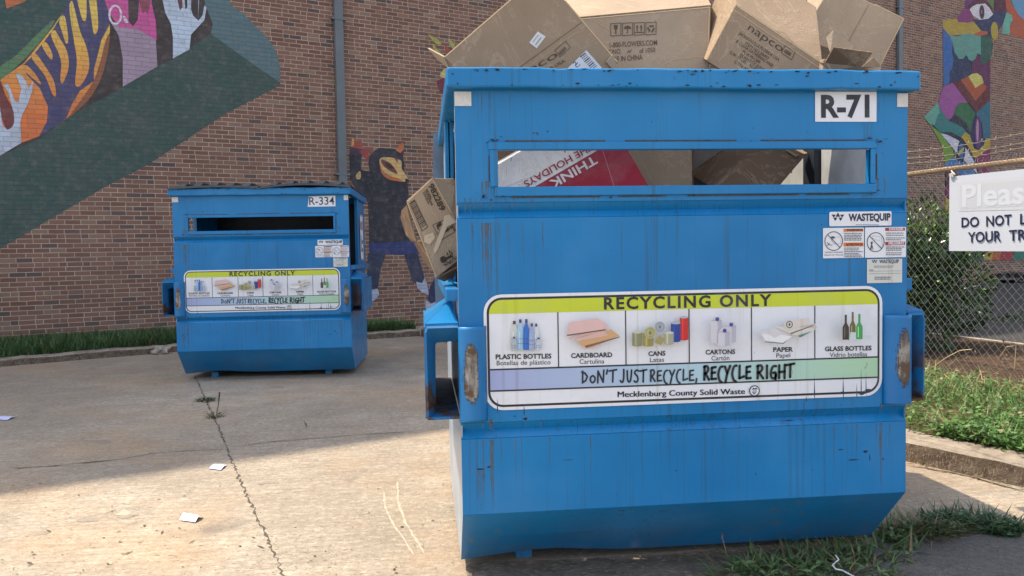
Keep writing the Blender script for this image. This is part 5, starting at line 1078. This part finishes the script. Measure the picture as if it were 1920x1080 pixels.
for _ in range(22000):
    s_ = rng.uniform(.6, 4.2); f = rng.random(); p_ = bankpt(s_, f); near = f < .45
    if near or rng.random() < .55: # small-leaved ground cover
        z = rng.uniform(.01,.09 if near else .07); g = rng.uniform(.6,1.4); c = p_+np.array([rng.normal(0,.03),rng.normal(0,.03),z])
        if near and rng.random() < .12: c = c - np.array([.95,.3,0])*0.06
        leaf(mb, c, np.array([rng.normal(),rng.normal(),rng.uniform(-.2,.7)]), np.array([rng.normal(0,.4),rng.normal(0,.4),1]), rng.uniform(.025,.05), rng.uniform(.016,.03), (.085*g,.185*g,.045*g) if rng.random() > .04 else (.3,.22,.12))
    if not near or rng.random() < .2:
        if f > .86 and rng.random() < .6: continue
        blade(mb, p_, rng.uniform(.06,.17), rng.uniform(.006,.011), rng.uniform(.3,1.3), rng.uniform(0,6.28), gcol(.05,(.085,.18,.045)))
tag(mb.build('bank_grass', M['veg']), kind='stuff')
mb = MB()      # dry straw and dead leaves along the fence foot
for _ in range(2600):
    s_ = rng.uniform(.8, 4.2); f = rng.normal(.97, .10); p_ = bankpt(s_, f); p_[2] = .2+rng.uniform(.005,.03); g = rng.uniform(.6,1.2)
    if rng.random() < .6: leaf(mb, p_, np.array([rng.normal(),rng.normal(),.15]), np.array([0,0,1.]), rng.uniform(.03,.08), rng.uniform(.012,.04), (.42*g,.29*g,.17*g))
    else: blade(mb, p_, rng.uniform(.05,.14), .005, rng.uniform(.8,1.6), rng.uniform(0,6.28), (.40*g,.31*g,.16*g))
tag(mb.build('dry_straw', M['veg']), kind='stuff')
mb = MB()      # bark chips on the mulch bed
for _ in range(5000):
    f = rng.random(); s_ = rng.uniform(.8,4.0); j = min(int(s_), len(RB)-2); t = s_-j; a = np.array(RB[j])*(1-t)+np.array(RB[j+1])*t; b = np.array(RM[j])*(1-t)+np.array(RM[j+1])*t; p_ = a*(1-f)+b*f; p_[2] += rng.uniform(.004,.02); g = rng.uniform(.5,1.6)
    leaf(mb, p_, np.array([rng.normal(),rng.normal(),.2]), np.array([0,0,1.]), rng.uniform(.03,.09), rng.uniform(.01,.025), (.12*g,.075*g,.05*g))
tag(mb.build('bark_chips', M['veg']), kind='stuff')
def weed(name, label, spots, n, L, w, base, dry=.1, leafy=0, lean=(.3,1.3), group=None, cat='weeds'):
    mb = MB(); c0 = onZ(*spots[0][:2]); root_z = 0
    for _ in range(n):
        x, y, r = spots[rng.integers(len(spots))]; c = onZ(x, y); a = rng.uniform(0,6.28); rr = r*math.sqrt(rng.random()); p_ = np.array([c[0]+rr*math.cos(a), c[1]+rr*math.sin(a)*.8, 0])-c0
        if rng.random() < leafy: 
            g = rng.uniform(.6,1.4); z = rng.uniform(.01, L[1]*.6*(1-rr/r*.6)); leaf(mb, p_+np.array([0,0,z]), np.array([rng.normal(),rng.normal(),rng.uniform(-.1,.5)]), np.array([rng.normal(0,.3),rng.normal(0,.3),1]), rng.uniform(.03,.06), rng.uniform(.010,.022), tuple(v*g for v in base))
        else: blade(mb, p_, rng.uniform(*L), rng.uniform(*w), rng.uniform(*lean), a+rng.normal(0,.8), gcol(dry, base), rng.uniform(.3,.9))
    o = mb.build(name, M['veg']); o.location = c0; tag(o, label, cat, group); return o, c0
g1, c0 = weed('weed_clump', 'wide straggly grass clump with dry stalks under the right front of the R-71 dumpster', [(1560,1050,.20),(1460,1072,.18),(1640,1035,.18),(1520,1080,.2),(1600,1075,.2),(1680,1010,.10),(1400,1085,.15),(1700,1000,.07)], 1300, (.03,.11), (.005,.012), (.095,.165,.06), .30, .45)
weed('weed_clump', 'low dark leafy weed mound in the bin shadow at the right', [(1800,985,.17),(1850,990,.15),(1770,985,.10),(1760,1000,.10),(1880,1000,.08)], 1700, (.03,.10), (.006,.011), (.05,.105,.045), .05, .75)
weed('weed_clump', 'dry brown grass tuft between the two green weed clumps', [(1735,1008,.08),(1715,1000,.06)], 240, (.05,.13), (.003,.006), (.06,.07,.03), .65, .1, (.6,1.6))
weed('weed_clump', 'small flat grass tuft in the pavement joint nearer the R-334 dumpster', [(388,752,.08),(380,752,.06)], 110, (.02,.05), (.004,.008), (.05,.085,.035), .2, .2, (.6,1.8))
weed('weed_clump', 'thin grass tuft with one tall stalk in the pavement joint', [(404,782,.07),(398,784,.05)], 70, (.02,.07), (.004,.007), (.05,.085,.035), .3, .1)
mb = MB(); a, b = onZ(405,780), onZ(405,780)+np.array([.035,0,.20]); mb.tube([tuple(a), tuple((a+b)/2+np.array([.006,0,0])), tuple(b)], [.003,.004,.008], 5); mb.build('weed_stalk', M['twig'], None); st_ = bpy.data.objects['weed_stalk']; tag(st_, 'dark upright seed stalk rising from the thin pavement tuft', 'weed stalk')
for k, (x, y, h, lab) in enumerate(((1365,1047,.11,'pale dead stalk left of the wide grass clump'),(1415,1030,.13,'branched dead stalk leaning before the bin edge'))):
    mb = MB(); p_ = onZ(x, y); q = p_+np.array([-.03,0,h]); mb.tube([tuple(p_),tuple(q)], .0018, 4)
    for j in range(4): e = q+np.array([rng.uniform(-.09,.06),rng.uniform(-.03,.03),rng.uniform(-.01,.05)]); mb.tube([tuple(q-np.array([-.01,0,.03])*j*.4),tuple(e)], .0013, 4)
    o = mb.build('dead_stalk', mat_plain('dead_straw', (.30,.22,.16), .9)); tag(o, lab, 'dead stalk')
for k, (pts, lab) in enumerate(((((1875,668),(1888,650),(1905,648),(1902,690)), 'bent pale straw stalk standing by the fence at the right'), (((1755,684),(1775,670),(1800,657),(1822,655)), 'long arching pale straw stalk beside the fence foot'), (((1770,702),(1785,715),(1797,735),(1802,745)), 'pale straw stalk drooping over the lawn edge'))):
    mb = MB(); P = [hit(x, y, (*fpt(0,.12+.1*k),0), (*FN,0)) for x, y in pts]; mb.tube([tuple(p) for p in P], .0035, 4); o = mb.build('straw_stalk', mat_plain('straw', (.50,.40,.22), .9)); tag(o, lab, 'straw stalk')

mb = MB()      # grit, leaf crumbs and twigs on the slab
for _ in range(900):
    c = onZ(rng.uniform(-60, 860), rng.uniform(665, 1090)**1.0); a = rng.uniform(0, 6.28); L = rng.uniform(.004,.014)*(2 if rng.random() < .12 else 1); g = rng.uniform(.4,1.4)
    leaf(mb, c+np.array([0,0,rng.uniform(.002,.005)]), np.array([math.cos(a),math.sin(a),.05]), np.array([0,0,1.]), L, L*rng.uniform(.3,.8), (.11*g,.085*g,.06*g) if rng.random() > .15 else (.34,.28,.2))
for _ in range(500):
    c = onZ(rng.uniform(880, 1920), rng.uniform(985, 1090)); a = rng.uniform(0, 6.28); L = rng.uniform(.005,.025); g = rng.uniform(.4,1.4)
    leaf(mb, c+np.array([0,0,.011]), np.array([math.cos(a),math.sin(a),.1]), np.array([0,0,1.]), L, L*.4, (.22*g,.16*g,.10*g))
for _ in range(260):
    c = onZ(rng.uniform(1705, 1920), 0*1+1000); t = rng.random(); a, b = np.array(KR[2]), np.array(KR[3]); q = a+(b-a)*rng.uniform(-1, 2.5)+np.array([-.02-abs(rng.normal(0,.03)), -.01]); g = rng.uniform(.5,1.4)
    leaf(mb, np.array([q[0], q[1], .012]), np.array([rng.normal(),rng.normal(),.15]), np.array([0,0,1.]), rng.uniform(.01,.04), rng.uniform(.005,.014), (.20*g,.145*g,.085*g) if rng.random() > .2 else (.08,.13,.04))
tag(mb.build('ground_litter', M['veg']), kind='stuff')

# ================================================================== LITTER
def paper(name, quad, fold, label, mat, lift=.02):
    P = [onZ(x, y) for x, y in quad]; c = sum(P)/4; P = [p-c for p in P]; a, b = (P[0]+P[1])/2, (P[2]+P[3])/2
    a = a+np.array([0,0,lift*1.2+.006]); b = b+np.array([0,0,lift+.006]); z = np.array([0,0,.006]); mb = MB(); mb.face([P[0]+z, a, b, P[3]+z]); mb.face([a, P[1]+z*1.5, P[2]+z*1.5, b])
    o = mb.build(name, mat, None, solid=.0012); o.location = c; return tag(o, label, 'paper scrap', 'paper scraps littered on the concrete')
paper('paper_scrap', [(336,977),(352,967),(381,971),(366,981)], 1, 'folded white paper card on the sunlit concrete, nearest scrap', M['paper'])
paper('paper_scrap', [(392,880),(402,872),(425,874),(414,883)], 1, 'pale lavender paper scrap lying at the shadow edge', mat_plain('lavender_paper', (.46,.48,.72), .8, .06), .006)
paper('paper_scrap', [(-8,787),(8,782),(29,783),(14,789)], 1, 'lavender paper scrap in the shade at the left edge', mat_plain('lavender_paper', (.46,.48,.72), .8, .06), .01)
mb = MB(); s_ = [onZ(x, y, .05)+np.array([0,-.02,0]) for x, y in ((1562,1038),(1568,1046),(1556,1056),(1562,1063),(1575,1066),(1590,1074),(1602,1080))]
mb.tube([tuple(p) for p in s_], .003, 5); tag(mb.build('string', M['paper']), 'crumpled white string lying on the wide grass clump', 'string')
def rock(name, c, r, mat, label, cat):
    bm = bmesh.new(); bmesh.ops.create_icosphere(bm, subdivisions=3, radius=1)
    for v in bm.verts:
        k = 1+.35*math.sin(v.co.x*5+v.co.y*3)*math.cos(v.co.z*4+1)+rng.normal(0,.05); v.co = Vector((v.co.x*r[0]*k, v.co.y*r[1]*k, v.co.z*r[2]*k))
    me = bpy.data.meshes.new(name); bm.to_mesh(me); bm.free(); me.materials.append(mat); o = bpy.data.objects.new(name, me); COL.objects.link(o); o.location = c; return tag(o, label, cat)
p_ = onZ(302,664); rock('concrete_chunk', (p_[0],p_[1],.05), (.11,.08,.07), M['stone'], 'broken pale concrete chunk at the kerb left of the R-334 dumpster', 'rubble')
s_, z_ = onwall(1868, 541); p_ = W0+WT*s_+WN*.5; rock('rubbish_bag', (p_[0],p_[1],.28), (.55,.3,.16), M['bag'], 'black rubbish bag slumped against the far brick wall beyond the lot', 'bag')
